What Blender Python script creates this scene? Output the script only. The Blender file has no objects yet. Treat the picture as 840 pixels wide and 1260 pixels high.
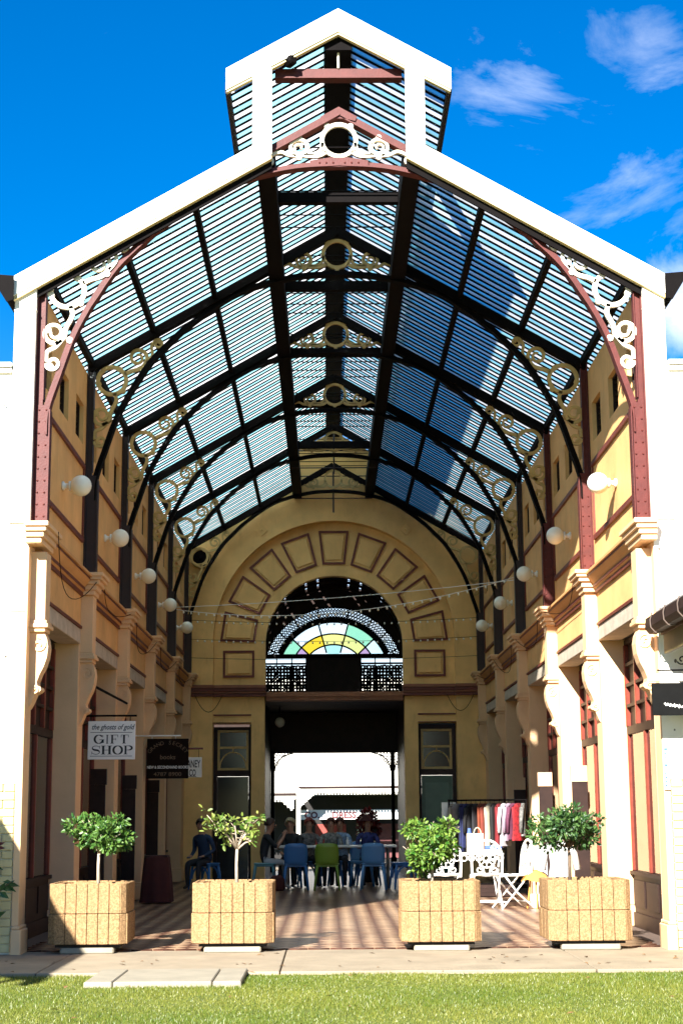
import bpy, bmesh, math, random
from math import sin, cos, pi, radians, sqrt, atan2, exp
from mathutils import Vector, Matrix
random.seed(7)
S = bpy.context.scene
COL = S.collection
# ------------------------------------------------------------------ camera
CAMP = dict(f=1964.33, pitch=.1879, yaw=.0098, roll=-.0072, loc=(-.1524, -15.5268, 1.3))
cp, sp = cos(CAMP['pitch']), sin(CAMP['pitch'])
fw = Vector((sin(CAMP['yaw'])*cp, cos(CAMP['yaw'])*cp, sp))
rt = Vector((cos(CAMP['yaw']), -sin(CAMP['yaw']), 0))
up = rt.cross(fw)
cr, sr = cos(CAMP['roll']), sin(CAMP['roll'])
r2 = rt*cr + up*sr
u2 = up*cr - rt*sr
cd = bpy.data.cameras.new('camera')
cam = bpy.data.objects.new('camera', cd)
COL.objects.link(cam)
cam.matrix_world = Matrix(((r2.x, u2.x, -fw.x, CAMP['loc'][0]), (r2.y, u2.y, -fw.y, CAMP['loc'][1]),
                           (r2.z, u2.z, -fw.z, CAMP['loc'][2]), (0, 0, 0, 1)))
cd.sensor_fit = 'VERTICAL'
cd.sensor_height = 36.0
cd.sensor_width = 24.0
cd.lens = CAMP['f']/1260*36
cd.clip_start = .1
cd.clip_end = 3000
S.camera = cam
# ------------------------------------------------------------------ light
EL = radians(29.5)
AZ = radians(22.0)              # sun travels towards +x by this much from +y
TRAVEL = Vector((sin(AZ)*cos(EL), cos(AZ)*cos(EL), -sin(EL)))
sl = bpy.data.lights.new('sun', 'SUN')
sl.energy = 5.0
sl.angle = radians(.5)
sl.color = (1, .96, .90)
so = bpy.data.objects.new('sun', sl)
COL.objects.link(so)
so.rotation_euler = TRAVEL.to_track_quat('-Z', 'Y').to_euler()
so.location = (-10, -20, 20)
W = bpy.data.worlds.new('World')
S.world = W
W.use_nodes = True
S.view_settings.view_transform = 'Standard'
S.view_settings.look = 'None'
S.view_settings.exposure = 2.0
S.view_settings.gamma = 1
S.view_settings.use_curve_mapping = False
S.cycles.max_bounces = 10
S.cycles.caustics_refractive = False
S.cycles.caustics_reflective = False
S.cycles.transparent_max_bounces = 24


def world():
    nt = W.node_tree
    N = nt.nodes
    L = nt.links
    N.clear()
    out = N.new('ShaderNodeOutputWorld')
    bg = N.new('ShaderNodeBackground')
    sky = N.new('ShaderNodeTexSky')
    sky.sky_type = 'NISHITA'
    sky.sun_disc = False
    sky.sun_elevation = EL
    sky.sun_rotation = pi + AZ
    sky.air_density = 1.0
    sky.dust_density = .1
    sky.ozone_density = 3.0
    hs = N.new('ShaderNodeHueSaturation')
    hs.inputs['Hue'].default_value = .509
    hs.inputs['Saturation'].default_value = 1.5
    L.new(sky.outputs[0], hs.inputs['Color'])
    tc = N.new('ShaderNodeTexCoord')
    mp = N.new('ShaderNodeMapping')
    mp.inputs['Scale'].default_value = (1, 1, 2.0)
    mp.inputs['Rotation'].default_value = (.2, .35, .1)
    L.new(tc.outputs['Generated'], mp.inputs['Vector'])
    nz = N.new('ShaderNodeTexNoise')
    nz.inputs['Scale'].default_value = 9
    nz.inputs['Detail'].default_value = 9
    nz.inputs['Roughness'].default_value = .62
    nz.inputs['Distortion'].default_value = .5
    L.new(mp.outputs[0], nz.inputs['Vector'])

    def math_(op, a, b=None, clamp=False):
        m = N.new('ShaderNodeMath')
        m.operation = op
        m.use_clamp = clamp
        for i, q in enumerate((a, b)):
            if q is None:
                continue
            if isinstance(q, (int, float)):
                m.inputs[i].default_value = q
            else:
                L.new(q, m.inputs[i])
        return m.outputs[0]
    # cloud banks: soft lobes round the whole dome, broken up by the noise
    tot = None
    for (az, el, wd, amp) in CLOUDS:
        d = Vector((sin(az)*cos(el), cos(az)*cos(el), sin(el)))
        dp = N.new('ShaderNodeVectorMath')
        dp.operation = 'DISTANCE'
        dp.inputs[1].default_value = d
        L.new(tc.outputs['Generated'], dp.inputs[0])
        q = math_('DIVIDE', dp.outputs['Value'], wd)
        q = math_('MULTIPLY', q, q)
        q = math_('MULTIPLY', q, -1)
        q = math_('EXPONENT', q)
        q = math_('MULTIPLY', q, amp)
        tot = q if tot is None else math_('MAXIMUM', tot, q)
    k = math_('ADD', nz.outputs['Fac'], -.5)
    k = math_('MULTIPLY', k, 2.6)
    k = math_('ADD', k, tot)
    k = math_('SUBTRACT', k, .36)
    k = math_('MULTIPLY', k, .85, True)
    k = math_('MULTIPLY', k, math_('ADD', math_('MULTIPLY', tot, 1.1), .12, True), True)
    mx = N.new('ShaderNodeMixRGB')
    L.new(k, mx.inputs['Fac'])
    L.new(hs.outputs[0], mx.inputs['Color1'])
    mx.inputs['Color2'].default_value = (8.6, 8.9, 9.2, 1)
    L.new(mx.outputs[0], bg.inputs['Color'])
    bg.inputs['Strength'].default_value = .05
    L.new(bg.outputs[0], out.inputs['Surface'])


def azel(x, y, z):
    return atan2(x, y), atan2(z, sqrt(x*x+y*y))


def pix_dir(px, py):
    d = fw + r2*((px-420)/CAMP['f']) - u2*((py-630)/CAMP['f'])
    return azel(d.x, d.y, d.z)


CLOUDS = [(*pix_dir(850, 370), .045, 1.1), (*pix_dir(640, 100), .05, .50), (*pix_dir(585, 70), .03, .48), (*pix_dir(700, 60), .09, .34), (*pix_dir(760, 210), .05, .46), (*pix_dir(740, 270), .05, .38), (*pix_dir(820, 110), .04, .46), (*pix_dir(800, 20), .05, .40),
          (-.35, .06, .16, 1.1), (.0, .07, .15, 1.2), (.32, .08, .14, 1.1), (.62, .2, .13, 1.0), (-.8, .3, .12, .9), (1.3, .25, .2, 1.0), (2.2, .5, .25, .9), (-1.9, .3, .22, 1.0), (3.0, .25, .2, .8), (-2.6, .6, .2, .8), (.9, .8, .22, .8), (-.9, .95, .2, .8)]  # lowest banks are added behind the end wall to whiten the fan panes
world()

# ------------------------------------------------------------------ helpers


def tag(o, label=None, cat=None, group=None, kind=None):
    if label:
        o['label'] = label
    if cat:
        o['category'] = cat
    if group:
        o['group'] = group
    if kind:
        o['kind'] = kind
    return o


def thing(name, label, cat, loc=(0, 0, 0), rz=0, group=None):
    o = bpy.data.objects.new(name, None)
    o.empty_display_size = .1
    COL.objects.link(o)
    o.location = loc
    o.rotation_euler = (0, 0, rz)
    return tag(o, label, cat, group)


def copy_tree(o, parent=None):
    c = o.copy()
    COL.objects.link(c)
    if parent is not None:
        c.parent = parent
    for ch in list(KIDS.get(o.name, [])):
        d = copy_tree(ch, c)
        KIDS.setdefault(c.name, []).append(d)
    return c


KIDS = {}


def obj(name, me, parent=None, loc=None, kind=None):
    o = bpy.data.objects.new(name, me)
    COL.objects.link(o)
    if parent is not None:
        o.parent = parent
        KIDS.setdefault(parent.name, []).append(o)
    if loc:
        o.location = loc
    if kind:
        o['kind'] = kind
    return o


class MB:
    def __init__(s):
        s.v = []
        s.f = []
        s.m = []
        s.cur = 0

    def add(s, vs, fs):
        b = len(s.v)
        s.v += [tuple(p) for p in vs]
        for f in fs:
            s.f.append([i+b for i in f])
            s.m.append(s.cur)
        return s

    def box(s, x0, x1, y0, y1, z0, z1):
        if x0 > x1:
            x0, x1 = x1, x0
        if y0 > y1:
            y0, y1 = y1, y0
        return s.add([(x0, y0, z0), (x1, y0, z0), (x1, y1, z0), (x0, y1, z0), (x0, y0, z1), (x1, y0, z1), (x1, y1, z1), (x0, y1, z1)],
                     [(0, 3, 2, 1), (4, 5, 6, 7), (0, 1, 5, 4), (1, 2, 6, 5), (2, 3, 7, 6), (3, 0, 4, 7)])

    def prism(s, pts, ax, a0, a1):
        # polygon extruded along an axis; pts are the two other coordinates in xyz order
        def P(p, a):
            return {'x': (a, p[0], p[1]), 'y': (p[0], a, p[1]), 'z': (p[0], p[1], a)}[ax]
        n = len(pts)
        return s.add([P(p, a0) for p in pts]+[P(p, a1) for p in pts],
                     [list(range(n))[::-1], list(range(n, 2*n))]+[(i, (i+1) % n, n+(i+1) % n, n+i) for i in range(n)])

    def beam(s, p, q, w, h, upv=(0, 0, 1)):
        p, q = Vector(p), Vector(q)
        d = (q-p).normalized()
        u = Vector(upv)
        a = d.cross(u)
        if a.length < 1e-4:
            a = d.cross(Vector((1, 0, 0)))
        a.normalize()
        b = a.cross(d)
        vs = []
        for c in (p, q):
            for i, j in ((-1, -1), (1, -1), (1, 1), (-1, 1)):
                vs.append(c+a*(i*w/2)+b*(j*h/2))
        return s.add(vs, [(0, 1, 2, 3), (7, 6, 5, 4), (0, 4, 5, 1), (1, 5, 6, 2), (2, 6, 7, 3), (3, 7, 4, 0)])

    def tube(s, path, r, n=6, closed=False):
        path = [Vector(p) for p in path]
        m = len(path)
        vs = []
        prev = None
        for i, p in enumerate(path):
            if closed:
                d = path[(i+1) % m]-path[i-1]
            else:
                d = path[min(i+1, m-1)]-path[max(i-1, 0)]
            if d.length < 1e-9:
                d = Vector((0, 0, 1))
            d.normalize()
            a = prev if prev is not None else (Vector((0, 0, 1)) if abs(d.z) < .9 else Vector((1, 0, 0)))
            a = (a-d*a.dot(d))
            if a.length < 1e-5:
                a = d.orthogonal()
            a.normalize()
            prev = a
            b = d.cross(a)
            rr = r[i] if isinstance(r, (list, tuple)) else r
            for k in range(n):
                t = 2*pi*k/n
                vs.append(p+a*(cos(t)*rr)+b*(sin(t)*rr))
        fs = []
        for i in range(m if closed else m-1):
            j = (i+1) % m
            for k in range(n):
                l = (k+1) % n
                fs.append((i*n+k, i*n+l, j*n+l, j*n+k))
        if not closed:
            fs += [list(range(n))[::-1], [(m-1)*n+k for k in range(n)]]
        return s.add(vs, fs)

    def ribbon(s, pts, w, y0, y1, fn=None, closed=False):
        # flat bar following 2D points (x,z), w wide in plane, from y0 to y1
        n = len(pts)
        vs = []
        for i, p in enumerate(pts):
            if closed:
                a, b = pts[i-1], pts[(i+1) % n]
            else:
                a, b = pts[max(i-1, 0)], pts[min(i+1, n-1)]
            dx, dz = b[0]-a[0], b[1]-a[1]
            l = sqrt(dx*dx+dz*dz) or 1
            nx, nz = -dz/l, dx/l
            ww = (w[i] if isinstance(w, (list, tuple)) else w)/2
            for (k, y) in ((1, y0), (-1, y0), (-1, y1), (1, y1)):
                q = (p[0]+nx*ww*k, y, p[1]+nz*ww*k)
                vs.append(fn(q) if fn else q)
        fs = []
        for i in range(n if closed else n-1):
            j = (i+1) % n
            for k in range(4):
                l = (k+1) % 4
                fs.append((i*4+k, i*4+l, j*4+l, j*4+k))
        if not closed:
            fs += [(3, 2, 1, 0), ((n-1)*4, (n-1)*4+1, (n-1)*4+2, (n-1)*4+3)]
        return s.add(vs, fs)

    def lathe(s, prof, c=(0, 0, 0), n=16, sx=1, sy=1):
        vs = []
        for r, z in prof:
            for k in range(n):
                t = 2*pi*k/n
                vs.append((c[0]+r*cos(t)*sx, c[1]+r*sin(t)*sy, c[2]+z))
        fs = []
        for i in range(len(prof)-1):
            for k in range(n):
                l = (k+1) % n
                fs.append((i*n+k, i*n+l, (i+1)*n+l, (i+1)*n+k))
        fs += [list(range(n))[::-1], [(len(prof)-1)*n+k for k in range(n)]]
        return s.add(vs, fs)

    def ball(s, c, r, n=12, m=8, sc=(1, 1, 1)):
        prof = [(max(r*sin(pi*i/m), r*.01), -r*cos(pi*i/m)) for i in range(m+1)]
        b = len(s.v)
        s.lathe(prof, (0, 0, 0), n)
        for i in range(b, len(s.v)):
            x, y, z = s.v[i]
            s.v[i] = (c[0]+x*sc[0], c[1]+y*sc[1], c[2]+z*sc[2])
        return s

    def mesh(s, name, mats, smooth=False, bevel=0, recalc=True):
        me = bpy.data.meshes.new(name)
        me.from_pydata(s.v, [], s.f)
        if not isinstance(mats, (list, tuple)):
            mats = [mats]
        for m in mats:
            me.materials.append(m)
        if len(mats) > 1:
            me.polygons.foreach_set('material_index', s.m)
        if recalc or bevel:
            bm = bmesh.new()
            bm.from_mesh(me)
            if bevel:
                bmesh.ops.bevel(bm, geom=bm.edges[:], offset=bevel, segments=1, affect='EDGES', clamp_overlap=True)
            bmesh.ops.recalc_face_normals(bm, faces=bm.faces)
            bm.to_mesh(me)
            bm.free()
        if smooth:
            me.polygons.foreach_set('use_smooth', [True]*len(me.polygons))
        me.update()
        return me

    def build(s, name, mats, parent=None, smooth=False, bevel=0, kind=None, loc=None, recalc=True):
        return obj(name, s.mesh(name, mats, smooth, bevel, recalc), parent, loc, kind)


def spline(pts, n=8):
    # Catmull-Rom through 2D or 3D points
    P = [Vector(p) for p in pts]
    P = [P[0]*2-P[1]]+P+[P[-1]*2-P[-2]]
    out = []
    for i in range(1, len(P)-2):
        for k in range(n):
            t = k/n
            a, b, c, d = P[i-1], P[i], P[i+1], P[i+2]
            out.append(.5*((2*b)+(c-a)*t+(2*a-5*b+4*c-d)*t*t+(3*b-a-3*c+d)*t**3))
    out.append(P[-2])
    return out


def spiral(cx, cz, r0, r1, a0, turns, n=18):
    return [(cx+(r0+(r1-r0)*i/n)*cos(a0+turns*2*pi*i/n), cz+(r0+(r1-r0)*i/n)*sin(a0+turns*2*pi*i/n)) for i in range(n+1)]


def circ(cx, cz, r, n=20):
    return [(cx+r*cos(2*pi*i/n), cz+r*sin(2*pi*i/n)) for i in range(n)]


# ------------------------------------------------------------------ materials
def mat(name, col, rough=.6, var=.12, scale=3.0, bump=0.0, bscale=60, spec=.5, metal=0, dirt=0, dirtcol=(.1, .07, .04)):
    m = bpy.data.materials.new(name)
    m.use_nodes = True
    nt = m.node_tree
    N, L = nt.nodes, nt.links
    b = N['Principled BSDF']
    b.inputs['Roughness'].default_value = rough
    b.inputs['Metallic'].default_value = metal
    b.inputs['Specular IOR Level'].default_value = spec
    tc0 = N.new('ShaderNodeTexCoord')
    oi = N.new('ShaderNodeObjectInfo')
    tc = N.new('ShaderNodeVectorMath')
    tc.operation = 'MULTIPLY_ADD'
    tc.name = 'coords'
    cx_ = N.new('ShaderNodeCombineXYZ')
    for q in range(3):
        L.new(oi.outputs['Random'], cx_.inputs[q])
    L.new(cx_.outputs[0], tc.inputs[0])
    tc.inputs[1].default_value = (17.3, 31.7, 23.9)
    L.new(tc0.outputs['Object'], tc.inputs[2])
    if var > 0:
        nz = N.new('ShaderNodeTexNoise')
        nz.inputs['Scale'].default_value = scale
        nz.inputs['Detail'].default_value = 7
        nz.inputs['Roughness'].default_value = .62
        L.new(tc.outputs[0], nz.inputs['Vector'])
        mx = N.new('ShaderNodeMixRGB')
        mx.inputs['Color1'].default_value = (*[c*(1-var) for c in col], 1)
        mx.inputs['Color2'].default_value = (*[min(1, c*(1+var)) for c in col], 1)
        rp = N.new('ShaderNodeValToRGB')
        rp.color_ramp.elements[0].position = .3
        rp.color_ramp.elements[1].position = .7
        L.new(nz.outputs['Fac'], rp.inputs['Fac'])
        L.new(rp.outputs['Color'], mx.inputs['Fac'])
        src = mx.outputs[0]
        if dirt > 0:
            n2 = N.new('ShaderNodeTexNoise')
            n2.inputs['Scale'].default_value = 5
            n2.inputs['Detail'].default_value = 9
            n2.inputs['Roughness'].default_value = .7
            mp = N.new('ShaderNodeMapping')
            mp.inputs['Scale'].default_value = (1.4, 1.4, .35)
            L.new(tc.outputs[0], mp.inputs['Vector'])
            L.new(mp.outputs[0], n2.inputs['Vector'])
            r2_ = N.new('ShaderNodeValToRGB')
            r2_.color_ramp.elements[0].position = .56
            r2_.color_ramp.elements[1].position = .78
            r2_.color_ramp.elements[1].color = (dirt, dirt, dirt, 1)
            L.new(n2.outputs['Fac'], r2_.inputs['Fac'])
            m3 = N.new('ShaderNodeMixRGB')
            m3.inputs['Color2'].default_value = (*dirtcol, 1)
            L.new(src, m3.inputs['Color1'])
            L.new(r2_.outputs['Color'], m3.inputs['Fac'])
            src = m3.outputs[0]
        L.new(src, b.inputs['Base Color'])
    else:
        b.inputs['Base Color'].default_value = (*col, 1)
    if bump:
        n3 = N.new('ShaderNodeTexNoise')
        n3.inputs['Scale'].default_value = bscale
        n3.inputs['Detail'].default_value = 5
        L.new(tc.outputs[0], n3.inputs['Vector'])
        bp = N.new('ShaderNodeBump')
        bp.inputs['Strength'].default_value = bump
        bp.inputs['Distance'].default_value = .01
        L.new(n3.outputs['Fac'], bp.inputs['Height'])
        L.new(bp.outputs[0], b.inputs['Normal'])
    return m


def sheet_mat(name, tcol, lcol, ftrans, rough=.0):
    # translucent sheet: part of the light is scattered, part goes (nearly) straight through
    m = bpy.data.materials.new(name)
    m.use_nodes = True
    N, L = m.node_tree.nodes, m.node_tree.links
    N.clear()
    o = N.new('ShaderNodeOutputMaterial')
    if rough:
        t = N.new('ShaderNodeBsdfRefraction')
        t.inputs['Roughness'].default_value = rough
        t.inputs['IOR'].default_value = 1.03
    else:
        t = N.new('ShaderNodeBsdfTransparent')
    t.inputs[0].default_value = (*tcol, 1)
    l = N.new('ShaderNodeBsdfTranslucent')
    l.inputs[0].default_value = (*lcol, 1)
    d = N.new('ShaderNodeBsdfDiffuse')
    d.inputs[0].default_value = (*lcol, 1)
    oi = N.new('ShaderNodeObjectInfo')
    tc = N.new('ShaderNodeTexCoord')
    nz = N.new('ShaderNodeTexNoise')
    nz.inputs['Scale'].default_value = 2.2
    nz.inputs['Detail'].default_value = 6
    ad = N.new('ShaderNodeVectorMath')
    ad.operation = 'ADD'
    cx_ = N.new('ShaderNodeCombineXYZ')
    mu = N.new('ShaderNodeMath')
    mu.operation = 'MULTIPLY'
    mu.inputs[1].default_value = 40
    L.new(oi.outputs['Random'], mu.inputs[0])
    L.new(mu.outputs[0], cx_.inputs[1])
    L.new(tc.outputs['Object'], ad.inputs[0])
    L.new(cx_.outputs[0], ad.inputs[1])
    L.new(ad.outputs[0], nz.inputs['Vector'])
    mr = N.new('ShaderNodeMapRange')
    mr.inputs['From Min'].default_value = .3
    mr.inputs['From Max'].default_value = .62
    mr.inputs['To Min'].default_value = .68
    mr.inputs['To Max'].default_value = 1.0
    L.new(nz.outputs['Fac'], mr.inputs['Value'])
    m2 = N.new('ShaderNodeMapRange')
    m2.inputs['To Min'].default_value = .82
    L.new(oi.outputs['Random'], m2.inputs['Value'])
    mm = N.new('ShaderNodeMath')
    mm.operation = 'MULTIPLY'
    L.new(mr.outputs[0], mm.inputs[0])
    L.new(m2.outputs[0], mm.inputs[1])
    gr = N.new('ShaderNodeMixRGB')
    gr.inputs['Color1'].default_value = (*[c*.2 for c in lcol], 1)
    gr.inputs['Color2'].default_value = (*lcol, 1)
    L.new(mm.outputs[0], gr.inputs['Fac'])
    L.new(gr.outputs[0], l.inputs[0])
    L.new(gr.outputs[0], d.inputs[0])
    a = N.new('ShaderNodeMixShader')
    a.inputs[0].default_value = .15
    L.new(l.outputs[0], a.inputs[1])
    L.new(d.outputs[0], a.inputs[2])
    b = N.new('ShaderNodeMixShader')
    b.inputs[0].default_value = ftrans
    L.new(a.outputs[0], b.inputs[1])
    L.new(t.outputs[0], b.inputs[2])
    L.new(b.outputs[0], o.inputs[0])
    return m


def glass_mat(name, tint=(.85, .9, .9), base=.06):
    m = bpy.data.materials.new(name)
    m.use_nodes = True
    N, L = m.node_tree.nodes, m.node_tree.links
    N.clear()
    o = N.new('ShaderNodeOutputMaterial')
    t = N.new('ShaderNodeBsdfTransparent')
    t.inputs[0].default_value = (*tint, 1)
    g = N.new('ShaderNodeBsdfGlossy')
    g.inputs['Roughness'].default_value = .01
    fr = N.new('ShaderNodeFresnel')
    fr.inputs[0].default_value = 1.5
    ad = N.new('ShaderNodeMath')
    ad.operation = 'ADD'
    ad.inputs[1].default_value = base
    ad.use_clamp = True
    L.new(fr.outputs[0], ad.inputs[0])
    mx = N.new('ShaderNodeMixShader')
    L.new(ad.outputs[0], mx.inputs[0])
    L.new(t.outputs[0], mx.inputs[1])
    L.new(g.outputs[0], mx.inputs[2])
    L.new(mx.outputs[0], o.inputs[0])
    return m


def leaf_mat(name, c1, c2, trans=.25):
    m = bpy.data.materials.new(name)
    m.use_nodes = True
    N, L = m.node_tree.nodes, m.node_tree.links
    b = N['Principled BSDF']
    b.inputs['Roughness'].default_value = .42
    at = N.new('ShaderNodeAttribute')
    at.attribute_name = 'tone'
    mx = N.new('ShaderNodeMixRGB')
    mx.inputs['Color1'].default_value = (*c1, 1)
    mx.inputs['Color2'].default_value = (*c2, 1)
    L.new(at.outputs['Fac'], mx.inputs['Fac'])
    L.new(mx.outputs[0], b.inputs['Base Color'])
    tr = N.new('ShaderNodeBsdfTranslucent')
    L.new(mx.outputs[0], tr.inputs[0])
    ms = N.new('ShaderNodeMixShader')
    ms.inputs[0].default_value = trans
    L.new(b.outputs[0], ms.inputs[1])
    L.new(tr.outputs[0], ms.inputs[2])
    L.new(ms.outputs[0], N['Material Output'].inputs[0])
    return m


M = {
    'ochre': mat('ochre_render', (.74, .43, .17), .75, .17, 1.6, .25, 45, .3, dirt=.35, dirtcol=(.25, .14, .05)),
    'yellow': mat('yellow_render', (.86, .55, .21), .75, .16, 1.4, .25, 45, .3, dirt=.4, dirtcol=(.36, .2, .07)),
    'cream': mat('cream_paint', (.72, .47, .26), .7, .07, 2.0, .2, 50, .3, dirt=.25, dirtcol=(.32, .2, .1)),
    'white': mat('white_paint', (.80, .76, .66), .6, .05, 2.0, .15, 40, .3, dirt=.3, dirtcol=(.4, .32, .2)),
    'board': mat('white_board', (.82, .80, .72), .5, .04, 4, .08, 30, .35),
    'brickpaint': mat('painted_brick', (.62, .52, .27), .75, .12, 3.0, .5, 70, .3, dirt=.5, dirtcol=(.2, .15, .07)),
    'maroon': mat('maroon_paint', (.13, .026, .014), .5, .2, 5, .1, 40, .4),
    'iron': mat('red_iron_shaded', (.018, .005, .004), .45, .25, 8, .15, 60, .45),  # truss red with shade put into the colour, for the unlit posts
    'iron_sunlit': mat('red_iron_sunlit', (.088, .018, .014), .5, .2, 8, .15, 60, .25),  # the same truss red in the lighter tone sunlight gives it
    'black': mat('black_iron', (.004, .003, .003), .7, .2, 8, .1, 60, .06),
    'gold': mat('gold_and_shaded_cream', (.50, .34, .12), .5, .15, 8, .1, 60, .4),  # on the scrolls: cream paint with shade put into its colour
    'scroll': mat('cream_iron_sunlit', (.78, .70, .54), .5, .06, 8, .1, 60, .4),  # cream scroll paint, whitened as the sun does on the front truss
    'brown': mat('dark_brown_timber', (.022, .010, .007), .55, .3, 6, .15, 50, .2),
    'redwood': mat('red_joinery', (.17, .032, .018), .4, .2, 7, .1, 50, .4),
    'lintel': mat('weathered_lintel', (.47, .40, .31), .8, .2, 6, .3, 40, .3, dirt=.5, dirtcol=(.2, .15, .1)),
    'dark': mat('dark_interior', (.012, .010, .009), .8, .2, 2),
    'opal': mat('opal_glass', (.88, .85, .72), .25, .03, 4, 0, 1, .5),
    'concrete': mat('concrete', (.27, .222, .155), .85, .18, 2.2, .35, 60, .2, dirt=.5, dirtcol=(.2, .16, .11)),
    'slab': mat('slab_concrete', (.27, .24, .18), .85, .12, 4, .3, 70, .2),
    'soil': mat('soil', (.05, .032, .02), .95, .3, 9, .8, 40, .1),
    'bark': mat('bark', (.42, .34, .25), .8, .25, 20, .4, 90, .2),
    'bark2': mat('dark_bark', (.13, .09, .06), .85, .25, 20, .4, 90, .2),
    'white_metal': mat('white_iron', (.80, .78, .72), .4, .04, 9, 0, 1, .45),
    'bluepl': mat('blue_plastic', (.045, .17, .42), .35, .05, 5, 0, 1, .5),
    'lbluepl': mat('pale_blue_plastic', (.11, .29, .55), .35, .05, 5, 0, 1, .5),
    'tealpl': mat('teal_plastic', (.10, .28, .33), .35, .05, 5, 0, 1, .5),
    'greenpl': mat('green_plastic', (.19, .32, .035), .35, .05, 5, 0, 1, .5),
    'tabletop': mat('pale_laminate', (.72, .70, .64), .35, .04, 5),
    'steel': mat('steel', (.35, .34, .33), .35, .1, 9, 0, 1, .5, .8),
    'signwhite': mat('sign_white', (.78, .77, .72), .5, .04, 6),
    'ink': mat('sign_ink', (.012, .012, .012), .5, 0),
    'inkred': mat('sign_red_ink', (.10, .012, .015), .5, 0),
    'inkblue': mat('sign_blue_ink', (.05, .12, .4), .5, 0),
    'signdark': mat('sign_dark', (.010, .005, .003), .8, .2, 8, spec=.1),
    'signgold': mat('sign_gold_ink', (.13, .075, .03), .5, 0),
    'asphalt': mat('asphalt', (.05, .05, .05), .9, .2, 4, .4, 80, .2),
    'lawn_soil': mat('lawn_base', (.10, .125, .03), .95, .3, 12, .6, 80, .1),
    'stone': mat('edge_stone', (.12, .10, .08), .9, .3, 8, .7, 20, .2),
    'rooftin': mat('roof_tin', (.30, .28, .26), .5, .2, 3, .1, 30, .4),
    'skin': mat('skin', (.42, .22, .14), .55, .08, 12),
    'bag': mat('kraft_bag', (.75, .62, .36), .7, .06, 9),
    'orange': mat('orange_cloth', (.62, .28, .05), .8, .12, 12, .3, 120),
    'redcloth': mat('red_cloth', (.05, .006, .004), .85, .15, 12, .3, 120),
    'bluecloth': mat('blue_cloth', (.05, .10, .38), .8, .12, 12, .3, 120),
}
M['sheet'] = sheet_mat('tinted_roof_sheet', (.80, 1, 1), (.42, .88, .93), .42, .14)
M['whitestrip'] = sheet_mat('white_roof_strip', (1, 1, 1), (.97, .97, .95), .22, .3)
M['glass'] = glass_mat('shop_glass', (.75, .8, .8), .10)
M['darkglass'] = mat('dark_pane', (.006, .006, .007), .15, 0, spec=.5)


# ------------------------------------------------------------------ dimensions
L_ = 3.3712            # truss spacing
NB = 5
YE = 17.2              # end wall face
FZ = .05               # floor level
WX = 3.05              # inner wall face


def roofz(x):
    return 8.55-.58*abs(x)


def lanz(x):
    return 9.36-.575*abs(x)


# ------------------------------------------------------------------ ground
def ground():
    g = MB().box(-900, 900, -900, 1800, -2.2, -2.0)
    tag(g.build('terrain', M['lawn_soil']), kind='structure')
    g = MB().box(-12, 12, -20, -1.99, -.4, .02)
    o = g.build('lawn', M['lawn_soil'])
    tag(o, kind='structure')
    # pavement: slabs with joints
    g = MB()
    xs = [-12, -8.5, -5.4, -2.55, -.55, 2.05, 4.4, 7.5, 12]
    for a, b in zip(xs, xs[1:]):
        g.box(a+.006, b-.006, -1.93+random.uniform(-.03, .03), .2, -.3, .045+random.uniform(0, .004))
    o = g.build('pavement', M['concrete'], bevel=.006)
    tag(o, kind='structure')
    # arcade floor bed and tiles
    o = MB().box(-6, 6, .203, 22.4, -.4, .038).build('arcade_floor', mat('grout', (.09, .06, .045), .8, .1))
    tag(o, kind='structure')
    cols = [(.38, .25, .15), (.31, .19, .11), (.10, .04, .024), (.075, .03, .018)]
    tm, mats = [], []
    sd = .0735*sqrt(2)
    for i, c in enumerate(cols):
        mt = mat('floor_tile_%s' % 'abcd'[i], c, .36, .2, 5, .05, 14, .35, dirt=.35, dirtcol=(.07, .045, .03))
        mats.append(mt)
        tm.append(MB().prism([(-sd, 0), (0, -sd), (sd, 0), (0, sd)], 'z', -.02, .012).mesh('tile', mt, bevel=.002))
    rest = MB()
    n = 0
    st = .15*sqrt(2)
    for j in range(206):
        for i in range(29):
            x = -3.0+i*st+(st/2 if j % 2 else 0)
            y = .31+j*st/2
            if x > 3.02:
                continue
            k = (0 if random.random() < .6 else 1) if j % 2 else (2 if random.random() < .6 else 3)
            if n < 300:
                n += 1
                obj('tile', tm[k], o, (x, y, .04+random.uniform(-.0006, .0006)))
            else:
                rest.cur = k
                z = .0515+random.uniform(-.0004, .0004)
                rest.add([(x-sd, y, z), (x, y-sd, z), (x+sd, y, z), (x, y+sd, z)], [(0, 1, 2, 3)])
    rest.build('floor_tiling', mats, o, kind='stuff', recalc=False)
    # street behind
    g = MB()
    g.prism([(22.4, .03), (26, .02), (26, -.4), (22.4, -.4)], 'x', -40, 40)
    tag(g.build('footpath', M['concrete']), kind='structure')
    g = MB()
    g.prism([(26.01, -.12), (36, -1.2), (37.5, -1.2), (37.5, -1.9), (26.01, -1.9)], 'x', -60, 60)
    tag(g.build('street', M['asphalt']), kind='structure')
    # pit cover slab beside the lawn edge
    t = thing('pit_cover', 'pale concrete cover slab in three pieces let into the lawn edge', 'concrete slab', (-1.42, -2.36, .03))
    for a, b in ((-.60, -.385), (-.375, .375), (.385, .60)):
        MB().box(a, b, -.52, .52, -.05, .035).build('slab', M['slab'], t, bevel=.008)


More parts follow.
